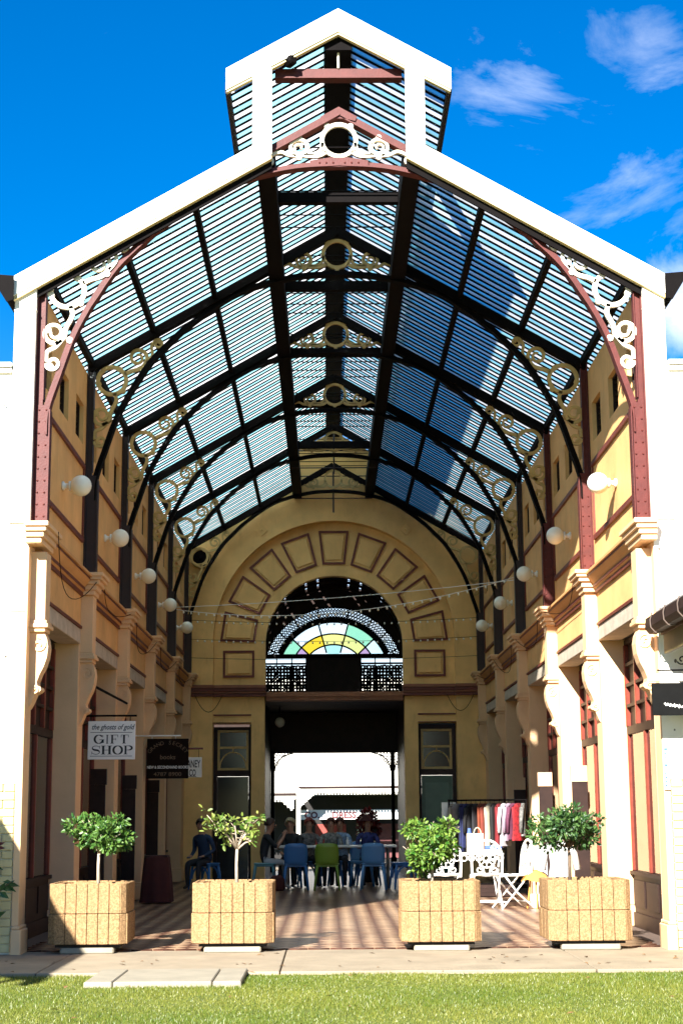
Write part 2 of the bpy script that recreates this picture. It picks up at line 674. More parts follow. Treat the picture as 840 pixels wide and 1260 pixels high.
def grass():
    import numpy as np
    rng = np.random.default_rng(3)
    n = 300000
    x = rng.uniform(-4.2, 4.2, n)
    y = -1.95-rng.power(1.0, n)*5.6
    edge = -1.97+.05*np.sin(x*5.1)+.035*np.sin(x*13.7+1)+rng.normal(0, .022, n)
    patch = np.sin(x*3.3+2)*np.sin(y*4.1+1)+np.sin(x*7.7)*np.sin(y*6.3+2)*.7
    keep = (rng.uniform(0, 1, n) > .55*(patch > 1.0)) & (y < edge) & ~((np.abs(x+1.42) < .60) & (np.abs(y+2.36) < .50))
    x, y = x[keep], y[keep]
    n = len(x)
    h = rng.uniform(.008, .024, n)*(1+.35*np.sin(x*2.1+1)*np.sin(y*2.7))
    w = rng.uniform(.002, .0042, n)
    a = rng.uniform(0, 2*np.pi, n)
    lx, ly = rng.normal(0, .4, n)*h, rng.normal(0, .4, n)*h
    V = np.zeros((n, 3, 3))
    V[:, 0] = np.stack([x-np.cos(a)*w, y-np.sin(a)*w, np.full(n, .018)], -1)
    V[:, 1] = np.stack([x+np.cos(a)*w, y+np.sin(a)*w, np.full(n, .018)], -1)
    V[:, 2] = np.stack([x+lx, y+ly, .02+h], -1)
    me = bpy.data.meshes.new('grass')
    me.vertices.add(n*3)
    me.vertices.foreach_set('co', V.reshape(-1))
    me.loops.add(n*3)
    me.loops.foreach_set('vertex_index', np.arange(n*3))
    me.polygons.add(n)
    me.polygons.foreach_set('loop_start', np.arange(n)*3)
    me.update()
    at = me.attributes.new('tone', 'FLOAT', 'POINT')
    tone = np.clip(rng.normal(.5, .25, n)+.25*np.sin(x*1.7)*np.sin(y*2.3+.5), 0, 1)
    at.data.foreach_set('value', np.repeat(tone, 3))
    me.materials.append(leaf_mat('grass_blade', (.07, .125, .010), (.22, .22, .038), .3))
    o = bpy.data.objects.new('grass', me)
    COL.objects.link(o)
    tag(o, 'short sunlit green lawn grass in front of the arcade', 'grass', kind='stuff')


# ------------------------------------------------------------------ side walls
PIERW = .19


def side_wall(s, label):
    t = thing('arcade_wall', label, 'wall')

    def X(v):
        return s*v

    def B(m, x0, x1, y0, y1, z0, z1):
        return m.box(X(x0), X(x1), y0, y1, z0, z1)
    y0, y1 = .22, YE
    # clerestory wall with window openings
    m = MB()
    B(m, WX, 3.28, y0, y1, 4.0, 5.68)
    B(m, WX, 3.28, y0, y1, 6.16, 6.62)
    wy = [(i+.5)*L_/3 for i in range(15)]
    edges = [y0]+[e for c in wy for e in (c-.29, c+.29)]+[y1]
    for a, b in zip(edges[0::2], edges[1::2]):
        B(m, WX, 3.28, a, b, 5.68, 6.16)
    m.build('upper_wall', M['ochre'], t)
    fr = MB()
    for z in (5.685, 6.135):
        fr.box(X(3.10), X(3.16), -.288, .288, z, z+.022)
    for y in (-.288, .262):
        fr.box(X(3.10), X(3.16), y, y+.026, 5.708, 6.134)
    frm = fr.mesh('window', M['brown'])
    pn = MB()
    for k in range(6):
        z = 5.72+k*.07
        pn.prism([(X(3.115), z), (X(3.15), z+.06), (X(3.155), z+.055), (X(3.12), z-.004)], 'y', -.26, .26)
    pn.box(X(3.17), X(3.178), -.287, .287, 5.685, 6.155)
    pnm = pn.mesh('louvre_pane', M['darkglass'])
    for c in wy:
        w = obj('window', frm, t, (0, c, 0))
        obj('louvre_pane', pnm, w)
    # frieze and lintels
    m = MB()
    B(m, WX, 3.30, y0, y1, 3.4755, 3.999)
    m.build('frieze', M['ochre'], t)
    for k in range(NB):
        a, b = k*L_+PIERW, (k+1)*L_-PIERW
        m = MB()
        B(m, WX-.012, 3.30, a, b, 3.30, 3.475)
        m.build('lintel', M['lintel'], t, bevel=.006)
        m = MB()
        B(m, WX-.03, WX+.02, a, b, 3.477, 3.508)
        m.build('lintel_moulding', M['maroon'], t)
    # cornice run and blocks
    prof = [(WX+.02, 3.87), (WX-.025, 3.87), (WX-.025, 3.91), (WX-.05, 3.925), (WX-.05, 3.965), (WX-.085, 4.0), (WX-.12, 4.045), (WX-.12, 4.07), (WX-.145, 4.075), (WX-.145, 4.105), (WX+.02, 4.13)]
    m = MB()
    m.prism([(X(a), b) for a, b in prof], 'y', y0, y1)
    m.build('cornice', mat('orange_cream', (.60, .31, .11), .7, .1, 2), t)
    m = MB()
    B(m, WX-.03, WX, y0, y1, 3.868, 3.908)
    B(m, WX-.058, WX, y0, y1, 3.93, 3.962)
    B(m, WX-.126, WX, y0, y1, 4.047, 4.072)
    m.build('cornice_band', M['maroon'], t)
    for k in range(NB+1):
        yc = k*L_
        cb = MB()
        h = .17
        if k == 0:
            for (pj, z0, z1) in ((.13, 3.93, 3.985), (.155, 3.985, 4.04), (.18, 4.04, 4.085), (.205, 4.087, 4.135)):
                B(cb, WX-pj, WX+.03, -.06-pj, .38+pj, z0, z1)
            yc = .17
        for (pj, z0, z1) in () if k == 0 else ((.165, 3.88, 3.935), (.19, 3.935, 4.0), (.225, 4.0, 4.05), (.255, 4.052, 4.09), (.275, 4.09, 4.135)):
            B(cb, WX-pj, WX+.01, yc-h-(pj-.15), yc+h+(pj-.15), z0, z1)
        cb.build('cornice_block', M['cream'], t, bevel=.006)
        # pilaster block below it
        m = MB()
        B(m, WX-.145, WX+.01, yc-.13, yc+.13, 3.20, 3.878)
        m.build('pilaster', M['cream'], t, bevel=.005)
        m = MB()
        B(m, WX-.165, WX+.01, yc-.15, yc+.15, 3.165, 3.198)
        B(m, WX-.18, WX+.01, yc-.165, yc+.165, 3.125, 3.165)
        B(m, WX-.15, WX+.01, yc-.14, yc+.14, 3.085, 3.125)
        m.build('capital', M['cream'], t, bevel=.005)
        # console bracket with scrolls
        pr = [(3.055, 3.083), (2.915, 3.083), (2.885, 3.02), (2.872, 2.94), (2.882, 2.84), (2.91, 2.75), (2.95, 2.67), (2.975, 2.60), (2.968, 2.565), (2.935, 2.55), (2.93, 2.52), (2.95, 2.50), (2.985, 2.49), (3.005, 2.44), (3.03, 2.38), (3.055, 2.34)]
        m = MB()
        m.prism([(X(a), b) for a, b in pr], 'y', yc-.10, yc+.10)
        for yy in (yc-.115, yc+.085):
            m.ribbon([(X(a), b) for a, b in spiral(2.965, 2.96, .075, .015, 1.4, 1.4)], .022, yy, yy+.03)
            m.ribbon([(X(a), b) for a, b in spiral(2.995, 2.52, .04, .01, 1.4, 1.2)], .016, yy, yy+.03)
        m.build('console_bracket', M['cream'], t, bevel=0)
        # pier
        m = MB()
        yc = k*L_
        ya = yc-PIERW if k else .22
        yb = yc+PIERW if k < NB else YE
        B(m, WX, 3.55, ya, yb, FZ, 3.488)
        p = m.build('pier', M['cream'], t, bevel=.008)
        m = MB()
        B(m, WX-.03, 3.57, ya-.03 if k else .19, yb+.03 if k < NB else YE-.001, FZ-.01, .27)
        B(m, WX-.018, 3.56, ya-.018 if k else .2, yb+.018 if k < NB else YE-.002, .272, .305)
        m.build('pier_base', M['cream'], p, bevel=.01)
    # panel mouldings on the clerestory
    for k in range(NB):
        a, b = k*L_+.2, (k+1)*L_-.2
        m = MB()
        for z in (4.50, 5.39):
            B(m, WX-.028, WX+.01, a, b, z, z+.055)
        for yy in (a, b-.03):
            B(m, WX-.02, WX+.01, yy, yy+.03, 4.557, 5.388)
        m.build('panel_moulding', M['maroon'], t)
    # shopfronts
    for k in range(NB):
        a, b = k*L_+PIERW, (k+1)*L_-PIERW
        ln = b-a
        sx = 3.34
        m = MB()
        B(m, sx, sx+.06, a, b, FZ-.01, .62)
        B(m, sx-.04, sx+.09, a, b, .62, .66)
        B(m, sx-.02, sx+.06, a, b, FZ-.01, .2)
        for q in range(4):
            c = a+ln*(q+.5)/4
            B(m, sx-.015, sx, c-ln/8+.06, c+ln/8-.06, .27, .56)
        sf = m.build('shopfront', M['brown'], t)
        m = MB()
        B(m, sx-.01, sx+.08, a, b, 2.20, 2.29)
        B(m, sx-.005, sx+.08, a, b, 3.24, 3.298)
        m.build('transom_bar', M['brown'], sf)
        post = MB()
        B(post, sx-.012, sx+.05, -.03, .03, .66, 2.2)
        pm = post.mesh('mullion', M['redwood'], bevel=.008)
        for q in range(4):
            obj('mullion', pm, sf, (0, a+.03+(ln-.06)*q/3, 0))
        gm = MB()
        B(gm, sx+.018, sx+.022, 0, ln/3-.06, .66, 2.2)
        gme = gm.mesh('pane', M['glass'])
        for q in range(3):
            obj('pane', gme, sf, (0, a+.05+(ln-.06)*q/3, 0))
        bar = MB()
        B(bar, sx-.02, sx+.05, -.028, .028, 2.29, 3.24)
        bmm = bar.mesh('transom_mullion', M['redwood'], bevel=.008)
        for q in range(6):
            obj('transom_mullion', bmm, sf, (0, a+.03+(ln-.06)*q/5, 0))
        cell = MB()
        B(cell, sx+.03, sx+.045, 0, (ln-.06)/5-.058, 2.29, 3.24)
        for q in range(1, 4):
            z = 2.29+.95*q/4
            B(cell, sx-.012, sx+.03, 0, (ln-.06)/5-.058, z-.018, z+.018)
        cme = cell.mesh('transom_light', M['brown'])
        for q in range(5):
            obj('transom_light', cme, sf, (0, a+.059+(ln-.06)*q/5, 0))
        if k in (1, 2, 3):
            m = MB()
            B(m, 3.09, sx-.05, b-.62, b-.57, FZ, 1.72)
            m.build('door_leaf', M['brown'], sf)
            m = MB()
            B(m, 3.075, sx-.05, b-.635, b-.555, 1.722, 1.93)
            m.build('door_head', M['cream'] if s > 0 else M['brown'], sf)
    # rooms behind the shop windows
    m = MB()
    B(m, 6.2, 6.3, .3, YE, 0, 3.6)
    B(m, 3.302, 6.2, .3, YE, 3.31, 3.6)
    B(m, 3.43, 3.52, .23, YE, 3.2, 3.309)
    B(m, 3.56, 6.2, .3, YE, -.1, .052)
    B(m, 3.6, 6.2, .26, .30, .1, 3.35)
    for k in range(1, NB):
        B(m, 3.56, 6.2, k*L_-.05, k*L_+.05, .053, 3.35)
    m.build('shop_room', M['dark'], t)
    return t


# ------------------------------------------------------------------ facade piers beside the opening
def facade(s, label):
    t = thing('facade_wall', label, 'wall')
    m = MB()
    m.box(s*3.06, s*13, -.1, .2, 1.62 if s < 0 else 1.62, 5.66)
    m.box(s*3.12, s*13, -.07, .2, 0, 1.62)
    m.build('wall', M['white'], t)
    m = MB()
    m.box(s*3.27, s*13, -.14, .24, 5.66, 5.71)
    m.box(s*3.27, s*13, -.17, .27, 5.712, 5.76)
    m.build('parapet_cap', M['white'], t, bevel=.008)
    m = MB()
    m.box(s*3.05, s*3.265, -.125, .215, 4.14, 6.56)
    m.box(s*3.045, s*3.27, -.135, .22, 6.30, 6.325)
    m.build('corner_pilaster', M['white'], t, bevel=.006)
    m = MB()
    m.box(s*3.052, s*3.118, -.098, .218, .306, 4.13)
    m.build('entrance_pier', M['cream'], t, bevel=.004)
    rnd = random.Random(4+s)
    m = MB()
    for q in range(20):
        x, z = rnd.uniform(3.09, 3.7), rnd.uniform(1.8, 6.2)
        if x > 3.24 and z > 5.6:
            continue
        e = rnd.uniform(.006, .014)
        m.ball((s*x, -.1 if z < 4.1 else -.126, z), e, 6, 4, (1, .25, rnd.uniform(.7, 1.6)))
    m.build('wall_pocks', M['stone'], t, kind='stuff')
    MB().box(s*3.065, s*6, -.104, -.098, 3.262, 3.272).build('render_joint', M['stone'], t)
    # brick courses of the lower wall, painted
    bm_ = MB().box(-.113, .113, -.02, .02, -.036, .036).mesh('brick', M['brickpaint'], bevel=.006)
    bh = MB().box(-.052, .052, -.02, .02, -.036, .036).mesh('brick', M['brickpaint'], bevel=.006)
    nb = 0
    for r in range(20):
        z = .1+r*.078
        if r % 2:
            obj('brick', bh, t, (s*3.178, -.075+random.uniform(-.003, .003), z))
            x0 = 3.178+.052+.008+.113
        else:
            x0 = 3.126+.113
        for c in range(3):
            obj('brick', bm_, t, (s*(x0+c*.234), -.075+random.uniform(-.003, .003), z))
    m = MB()
    m.box(s*3.02, s*3.12, -.13, .24, .02, .27)
    m.box(s*3.035, s*3.118, -.115, .23, .27, .305)
    m.build('entrance_base', M['cream'], t, bevel=.01)
    return t


# ------------------------------------------------------------------ end wall
def arch_plate(m, r, cz, zb, ztop, xw, y0, y1, n=40):
    """wall plate |x|<xw from zb up to ztop(x) with an arched hole of radius r (centre cz, straight legs down to zb)"""
    xs = [-r*cos(pi*i/n) for i in range(n+1)]
    zs = [cz+sqrt(max(0, r*r-x*x)) for x in xs]
    for a in (-1, 1):
        m.prism([(a*r, zb), (a*xw, zb), (a*xw, ztop(xw)), (a*r, ztop(r))], 'y', y0, y1)
    for (x0, z0), (x1, z1) in zip(zip(xs, zs), list(zip(xs, zs))[1:]):
        vs = [(x0, y0, z0), (x1, y0, z1), (x1, y0, ztop(x1)), (x0, y0, ztop(x0)), (x0, y1, z0), (x1, y1, z1), (x1, y1, ztop(x1)), (x0, y1, ztop(x0))]
        m.add(vs, [(0, 1, 2, 3), (7, 6, 5, 4), (0, 4, 5, 1), (3, 2, 6, 7)])
    for a in (-1, 1):   # legs inner faces are part of the prisms above
        pass


def end_wall():
    t = thing('end_wall', 'ochre end wall with big arched recess, panelled arch ring and two doorways', 'wall')
    CZ = 4.86
    m = MB()
    arch_plate(m, 2.48, CZ, 3.93, lambda x: (lanz(x)-.10) if abs(x) < .8 else roofz(x)-.02, 3.29, YE, YE+.26)
    m.build('wall', M['yellow'], t, recalc=True)
    m = MB()
    arch_plate(m, 1.42, 4.80, 3.93, lambda x: 7.6, 2.7, YE+.255, YE+.5)
    m.build('arch_ring', M['yellow'], t)
    # radial panels with maroon mouldings
    ri, ro = 1.66, 2.33

    def panel(pts):
        f = MB()
        n = len(pts)
        for i in range(n):
            a, b = Vector(pts[i]), Vector(pts[(i+1) % n])
            d = (b-a).normalized()*.018
            f.beam((a.x-d.x, YE+.245, a.y-d.y), (b.x+d.x, YE+.245+.001*i, b.y+d.y), .046, .045, (0, 1, 0))
        p = f.build('arch_panel', M['maroon'], t)
        c = Vector((0, 0))
        for q in pts:
            c += Vector(q)/n
        ins = [Vector(q)*.8+c*.2 for q in pts]
        MB().prism([(q.x, q.y) for q in ins], 'y', YE+.225, YE+.262).build('raised_field', M['yellow'], p, bevel=.014)
    for i in range(-4, 5):
        a = radians(90-20.4*i)
        h = radians(7.3)
        panel([(r*cos(a+q), CZ-.03+r*sin(a+q)) for r, q in ((ri, -h*1.02), (ri, h*1.02), (ro, h*.98), (ro, -h*.98))])
    for s in (-1, 1):
        panel([(s*1.67, 4.13), (s*2.27, 4.13), (s*2.27, 4.64), (s*1.67, 4.64)])
    # lower storey
    for s in (-1, 1):
        m = MB()
        m.box(s*2.48, s*3.28, YE, YE+.4, FZ, 3.70)
        m.build('corner_pier', M['yellow'], t)
        m = MB()
        m.box(s*1.43, s*1.70, YE+.1, YE+.5, FZ, 3.70)
        m.box(s*1.70, s*2.479, YE+.1, YE+.5, 3.16, 3.70)
        m.build('door_wall', M['yellow'], t)
        m = MB()
        m.box(s*1.70, s*2.47, YE+.075, YE+.12, 3.315, 3.345)
        m.box(s*1.70, s*2.475, YE+.08, YE+.12, 3.162, 3.18)
        m.build('architrave', M['maroon'], t)
        d = MB()
        d.box(s*1.70, s*1.76, YE+.3, YE+.42, FZ, 3.1)
        d.box(s*2.40, s*2.475, YE+.3, YE+.42, FZ, 3.1)
        d.box(s*1.76, s*2.40, YE+.3, YE+.42, 3.04, 3.1)
        d.box(s*1.76, s*2.40, YE+.3, YE+.42, 2.10, 2.22)
        dc = d.build('door_case', M['brown'], t)
        w = MB()
        for z in (2.225, 2.66, 2.99):
            w.box(s*1.765, s*2.395, YE+.31, YE+.36, z, z+.045)
        for x in (1.765, 2.35):
            w.box(s*x, s*(x+.045), YE+.312, YE+.358, 2.27, 2.985)
        w.ribbon([(s*2.08+.27*cos(pi*i/14), 2.27+.32*sin(pi*i/14)) for i in range(15)], .025, YE+.315, YE+.355)
        w.box(s*2.07, s*2.09, YE+.315, YE+.355, 2.59, 2.66)
        w.build('fanlight_frame', M['gold'], dc)
        MB().box(s*1.76, s*2.40, YE+.365, YE+.37, 2.22, 3.04).build('fanlight_pane', M['darkglass'], dc)
        if s > 0:
            g = MB()
            g.box(s*1.765, s*2.395, YE+.33, YE+.37, FZ, 2.095)
            g.build('door', mat('green_door', (.055, .10, .06), .45, .15, 5), dc)
            MB().box(s*1.84, s*2.32, YE+.318, YE+.329, .9, 1.95).build('door_panel', mat('green_panel', (.075, .13, .085), .4, .1, 5), dc)
        else:
            MB().box(s*1.765, s*2.395, YE+.33, YE+.37, FZ, 2.095).build('door', M['darkglass'], dc)
    # cornice in three runs
    m = MB()
    mm = MB()
    for s in (-1, 1):
        for a, b, yo in ((1.40, 2.46, .02), (2.46, 3.06, -.06)):
            m.box(s*a, s*b, YE+yo-.04, YE+.52, 3.70, 3.76)
            mm.box(s*a, s*b, YE+yo-.07, YE+.52, 3.762, 3.80)
            m.box(s*a, s*b, YE+yo-.09, YE+.52, 3.802, 3.865)
            mm.box(s*a, s*b, YE+yo-.12, YE+.52, 3.867, 3.93)
    m.build('cornice', M['maroon'], t, bevel=.005)
    mm.build('cornice_band', mat('brick_red', (.24, .085, .04), .6, .15, 5), t, bevel=.005)
    m = MB()
    m.box(-1.40, 1.40, YE+.08, YE+.5, 3.62, 3.70)
    m.box(-1.40, 1.40, YE+.05, YE+.5, 3.70, 3.79)
    m.build('lintel_beam', mat('brown_beam', (.26, .10, .04), .6, .2, 4), t)
    for x in (-1.49, 1.50):
        m = MB()
        m.prism([(x, 7.02), (x+.12, 7.14), (x, 7.26), (x-.12, 7.14)], 'y', YE-.03, YE+.01)
        m.ball((x, YE-.035, 7.14), .018, 8, 5)
        m.build('wall_plate', M['yellow'], t, bevel=.004)
    f = thing('wall_fan', 'round dark ventilator fan beside the last truss at top left of end wall', 'fan', (-2.74, YE-.05, 6.55))
    m = MB()
    m.tube([(.19*cos(2*pi*i/20), 0, .19*sin(2*pi*i/20)) for i in range(20)], .025, 6, True)
    m.build('ring', M['gold'], f, True)
    m = MB()
    for k in range(10):
        a = 2*pi*k/10
        m.add([(.03*cos(a), .01, .03*sin(a)), (.17*cos(a-.15), 0, .17*sin(a-.15)), (.17*cos(a+.2), .03, .17*sin(a+.2)), (.03*cos(a+.6), .03, .03*sin(a+.6))], [(0, 1, 2, 3)])
    m.ball((0, 0, 0), .045, 10, 6)
    m.build('blades', M['black'], f)
    MB().lathe([(.17, .0), (.17, .01)], n=20).build('backing', M['black'], f).rotation_euler = (pi/2, 0, 0)


# ------------------------------------------------------------------ passage hall beyond the end wall
def lace(m, pts_centres, r, y0, y1, w=.014):
    for (x, z) in pts_centres:
        m.ribbon(circ(x, z, r, 8), w, y0, y1, closed=True)


def passage():
    t = thing('passage_hall', 'dark vaulted passage behind the arched opening, with gallery and iron lace', 'passage')
    ya, yb = YE+.5, 21.5
    m = MB()
    m.box(-1.75, -1.45, ya, yb, FZ, 3.62)
    m.box(1.45, 1.75, ya, yb, FZ, 3.62)
    m.box(-1.75, 1.75, ya, yb, 3.621, 3.78)
    m.build('walls', M['brown'], t)
    m = MB()   # street beam
    m.box(-3.3, 3.3, yb, yb+.3, 2.72, 3.90)
    m.build('street_beam', M['brown'], t)
    m = MB()   # verandah over the footpath
    m.box(-6, 6, yb+.31, 25.8, 3.3, 3.4)
    m.build('verandah_roof', M['brown'], t)
    # vault: dark staves with open slots
    R, CZ = 1.62, 4.93
    m = MB()
    def seg(a0, a1, y0, y1):
        q = []
        for a in (a0, a1):
            for r in (R, R+.003):
                q.append((r*cos(a), CZ+r*sin(a)))
        q = [q[0], q[2], q[3], q[1]]
        m.prism(q, 'y', y0, y1)
    nst = 36
    pf = set()
    for c in (2, 4, 7, 9, 13, 15, 20, 22, 26, 28, 31, 33):
        pf.add(c)
    for i in range(nst):
        a0, a1 = pi*i/nst, pi*(i+1)/nst
        if i in pf:
            am = (a0+a1)/2
            seg(a0, am-.014, ya, yb)
            seg(am+.014, a1, ya, yb)
            y = ya
            while y < yb:
                seg(am-.014, am+.014, y, min(yb, y+.13))
                y += .27
        else:
            seg(a0, a1, ya, yb)
    for s in (-1, 1):
        m.box(s*R, s*(R+.02), ya, yb, 3.78, CZ)
    m.build('vault', M['brown'], t)
    m = MB()
    for k in range(4):
        y = ya+.5+k*1.05
        m.ribbon([((R-.03)*cos(pi*i/24), CZ+(R-.03)*sin(pi*i/24)) for i in range(25)], .06, y, y+.06)
    m.build('vault_rib', M['brown'], t)
    # far fan window: a segmental arch whose centre lies below its sill
    fz, fc = 4.98, 4.43
    hb = fz-fc
    Y0, Y1 = yb-.08, yb

    def arc(r, n=30, base=hb):
        a = math.asin(min(1, base/r))
        return [(r*cos(a+(pi-2*a)*i/n), fc+r*sin(a+(pi-2*a)*i/n)) for i in range(n+1)]
    m = MB()
    m.ribbon(arc(1.35), .14, Y0, Y1)
    for r in (.77, 1.02):
        m.ribbon(arc(r), .032, Y0+.01, Y1-.01)
    m.box(-1.6, 1.6, Y0-.02, Y1+.02, fz-.10, fz)
    for d, r0 in ((-46.4, .79), (-15.5, .60), (15.5, .60), (46.4, .79)):
        a = radians(90-d)
        m.beam((r0*cos(a), yb-.04, fc+r0*sin(a)), (1.30*cos(a), yb-.04, fc+1.30*sin(a)), .035, .05, (0, 1, 0))
    fan = m.build('fan_window', M['black'], t)
    cw, cg, cy, co, cm, ct, cp_ = (.95, .97, .97), (.35, .72, .45), (.95, .82, .25), (1, .62, .04), (.55, .33, .5), (.5, .8, .72), (.8, .95, .92)
    col = {(2, 0): cg, (2, 1): cw, (2, 2): cw, (2, 3): cg, (2, 4): cp_, (1, 0): cm, (1, 1): co, (1, 2): cy, (1, 3): (.85, .80, .25), (1, 4): cm, (0, 1): cw, (0, 2): ct, (0, 3): cw}
    gm = {}
    RR = [(.45, .755), (.785, 1.005), (1.035, 1.285)]
    AA = [-75, -46.4, -15.5, 15.5, 46.4, 75]
    for (ri, ai), c in col.items():
        if c not in gm:
            gm[c] = sheet_mat('stained_glass', c, c, .85)
        n = 12
        vs = []
        for r in RR[ri]:
            for i in range(n+1):
                a = radians(90-(AA[ai]+(AA[ai+1]-AA[ai])*i/n))
                x, z = r*cos(a), fc+r*sin(a)
                if z < fz:          # the sill cuts the pane off
                    x *= 1 if r < .5 else min(1, sqrt(max(0, r*r-hb*hb))/max(abs(x), 1e-6))
                    z = fz-.01
                vs.append((x, yb-.04, z))
        MB().add(vs, [(i, i+1, n+2+i, n+1+i) for i in range(n)]).build('stained_pane', gm[c], fan, recalc=False)
    # iron lace arch round the fan window
    m = MB()
    for row, rr in enumerate((1.455, 1.525, 1.595)):
        P = arc(rr, 52)
        for i, p in enumerate(P):
            if row % 2 == 0 or i < len(P)-1:
                if row % 2:
                    p = ((p[0]+P[i+1][0])/2, (p[1]+P[i+1][1])/2)
                m.ribbon(circ(p[0], p[1], .031, 6), .023, Y0, Y0+.03, closed=True)
    for d in (-66, -50, -34, -13, 13, 34, 50, 66):
        a = radians(90-d)
        m.beam((1.42*cos(a), Y0+.02, fc+1.42*sin(a)), (1.64*cos(a), Y0+.02, fc+1.64*sin(a)), .03, .03, (0, 1, 0))
    m.ribbon(arc(1.645), .03, Y0, Y1)
    m.build('lace_arch', M['black'], t)
    m = MB()   # dark spandrel closing the vault end above the lace
    P = arc(1.64, 36)
    Q = [(1.68*cos(atan2(z-CZ, x)), CZ+1.68*sin(atan2(z-CZ, x))) for x, z in P]
    for i in range(36):
        p, q, u, v = P[i], P[i+1], Q[i+1], Q[i]
        m.add([(c[0], y, c[1]) for y in (yb+.01, yb+.05) for c in (p, q, u, v)], [(0, 1, 2, 3), (7, 6, 5, 4), (0, 4, 5, 1), (3, 2, 6, 7)])
    m.build('vault_end', M['brown'], t)
    # gallery balustrade of iron lace
    m = MB()
    for s in (-1, 1):
        m = MB()
        m.box(s*.62, s*1.6, Y0, Y1, 4.74, 4.78)
        for x in (.62, .95, 1.30):
            m.box(s*x, s*(x+.025), Y0, Y0+.03, 3.9, 4.88)
        rnd = random.Random(5)
        for i in range(13):
            for j in range(11):
                x, z = .67+i*.073, 3.93+j*.074
                if True:
                    m.ribbon(circ(s*(x+rnd.uniform(-.008, .008)), z, rnd.uniform(.026, .042), 6), rnd.uniform(.040, .056), Y0, Y0+.02, closed=True)
        m.build('lace_balustrade', M['black'], t)
    m = MB()
    m.box(-.62, -.03, Y0, Y1, 3.9, 4.88)
    m.box(.03, .62, Y0, Y1, 3.9, 4.88)
    m.box(-.03, .03, Y0-.01, Y0+.03, 3.9, 4.88)
    m.build('gallery_door', M['brown'], t)
    # street verandah posts with lace brackets
    for x in (-1.40, 1.335):
        p = MB()
        p.lathe([(.07, FZ), (.07, .35), (.045, .38), (.045, 2.35), (.07, 2.37), (.07, 2.42), (.05, 2.45), (.05, 2.75)], (x, yb-.12, 0), 10)
        pt = p.build('iron_post', M['black'], t, True)
        b = MB()
        for sd in (-1, 1):
            n = 5
            for i in range(n):
                for j in range(n-i):
                    b.ribbon(circ(x+sd*(.09+i*.072), 2.69-j*.072, .034, 7), .017, yb-.13, yb-.11, closed=True)
            b.ribbon([(x+sd*(.05+.42*(1-cos(pi/2*i/10))), 2.30+.40*sin(pi/2*i/10)) for i in range(11)], .025, yb-.135, yb-.105)
        b.build('lace_bracket', M['black'], pt)


def far_building():
    t = thing('far_building', 'white shop building across the street with a scalloped verandah fringe', 'building', (0, 40, -1.2))
    m = MB()
    m.box(-14, 14, 3.2, 9, 0, 7.2)
    m.box(-14.1, 14.1, 3.1, 9.1, 7.2, 7.45)
    m.build('wall', M['white'], t)
    m = MB()
    m.box(-14, 14, 3.16, 3.199, 4.78, 4.86)
    m.build('string_course', M['maroon'], t)
    for x0, x1, zt in ((-1.15, 12, 3.42), (-12, -1.25, 3.19)):
        v = MB()
        v.prism([(0, zt), (0, zt+.07), (3.19, zt+.13), (3.19, zt+.05)], 'x', x0, x1)
        vr = v.build('verandah_roof', M['brown'], t)
        f = MB()
        f.box(x0, x1, -.03, 0, zt-.13, zt-.02)
        n = int((x1-x0)/.11)
        for i in range(n):
            x = x0+(i+.2)*.11
            e = 0
            if abs(x-x0) < .5 and x0 > -5:
                e = (.5-abs(x-x0))*.9
            if abs(x1-x) < .5 and x1 < 0:
                e = (.5-abs(x1-x))*.9
            f.box(x, x+.062, -.025, -.005, zt-.21-e, zt-.131)
            if e > .05:
                f.box(x-.03, x+.11, -.02, -.004, zt-.15-e, zt-.132)
        f.build('scalloped_fringe', M['white'], vr)
    m = MB()
    m.box(-1.22, -1.08, -.05, .08, 0, 3.4)
    m.build('verandah_post', M['white'], t, bevel=.01)
    m = MB()
    m.box(-12, 12, 3.0, 3.19, 0, 3.2)
    m.build('shopfront', M['dark'], t)
    for x0, x1, c in ((-.6, .5, (.25, .03, .02)), (.9, 1.3, (.5, .5, .42)), (1.6, 2.6, (.12, .03, .03))):
        MB().box(x0, x1, 2.95, 2.999, 1.0, 2.2).build('window_display', mat('display', c, .6, .5, 3), t)
    s = thing('shop_signboard', 'long white signboard lettered CO. DRESS under the verandah across the street', 'sign', (0, 41.0, 0))
    MB().box(-1.12, 3.0, 0, .05, 1.17, 1.50).build('board', M['signwhite'], s)
    text('CO.', (-.96, -.012, 1.22), .30, M['inkred'], s, bold=.012)
    MB().box(-.22, -.12, -.01, 0, 1.30, 1.35).build('dash', M['ink'], s)
    text('DRESS', (.0, -.012, 1.22), .30, M['inkred'], s, bold=.012)


def text(body, loc, size, m, parent, align='LEFT', bold=0, ext=.004, rx=pi/2, name='lettering', shear=0, sx=1, spacing=1):
    cu = bpy.data.curves.new(name, 'FONT')
    cu.body = body
    cu.size = size
    cu.align_x = align
    cu.extrude = ext
    cu.offset = bold
    cu.shear = shear
    cu.resolution_u = 3
    cu.space_character = spacing
    o = bpy.data.objects.new(name, cu)
    COL.objects.link(o)
    dg = bpy.context.evaluated_depsgraph_get()
    me = bpy.data.meshes.new_from_object(o.evaluated_get(dg))
    bpy.data.objects.remove(o)
    me.materials.clear()
    me.materials.append(m)
    q = obj(name, me, parent, loc)
    q.rotation_euler = (rx, 0, 0)
    q.scale = (sx, 1, 1)
    return q


# ------------------------------------------------------------------ iron trusses
RIB = [(2.955, 5.05), (2.94, 5.30), (2.83, 5.66), (2.66, 6.14), (2.33, 6.72), (2.04, 7.04), (1.79, 7.27), (1.31, 7.61), (.9, 7.77), (.45, 7.87), (0, 7.90)]
ORD = ['second', 'third', 'fourth', 'fifth', 'last']


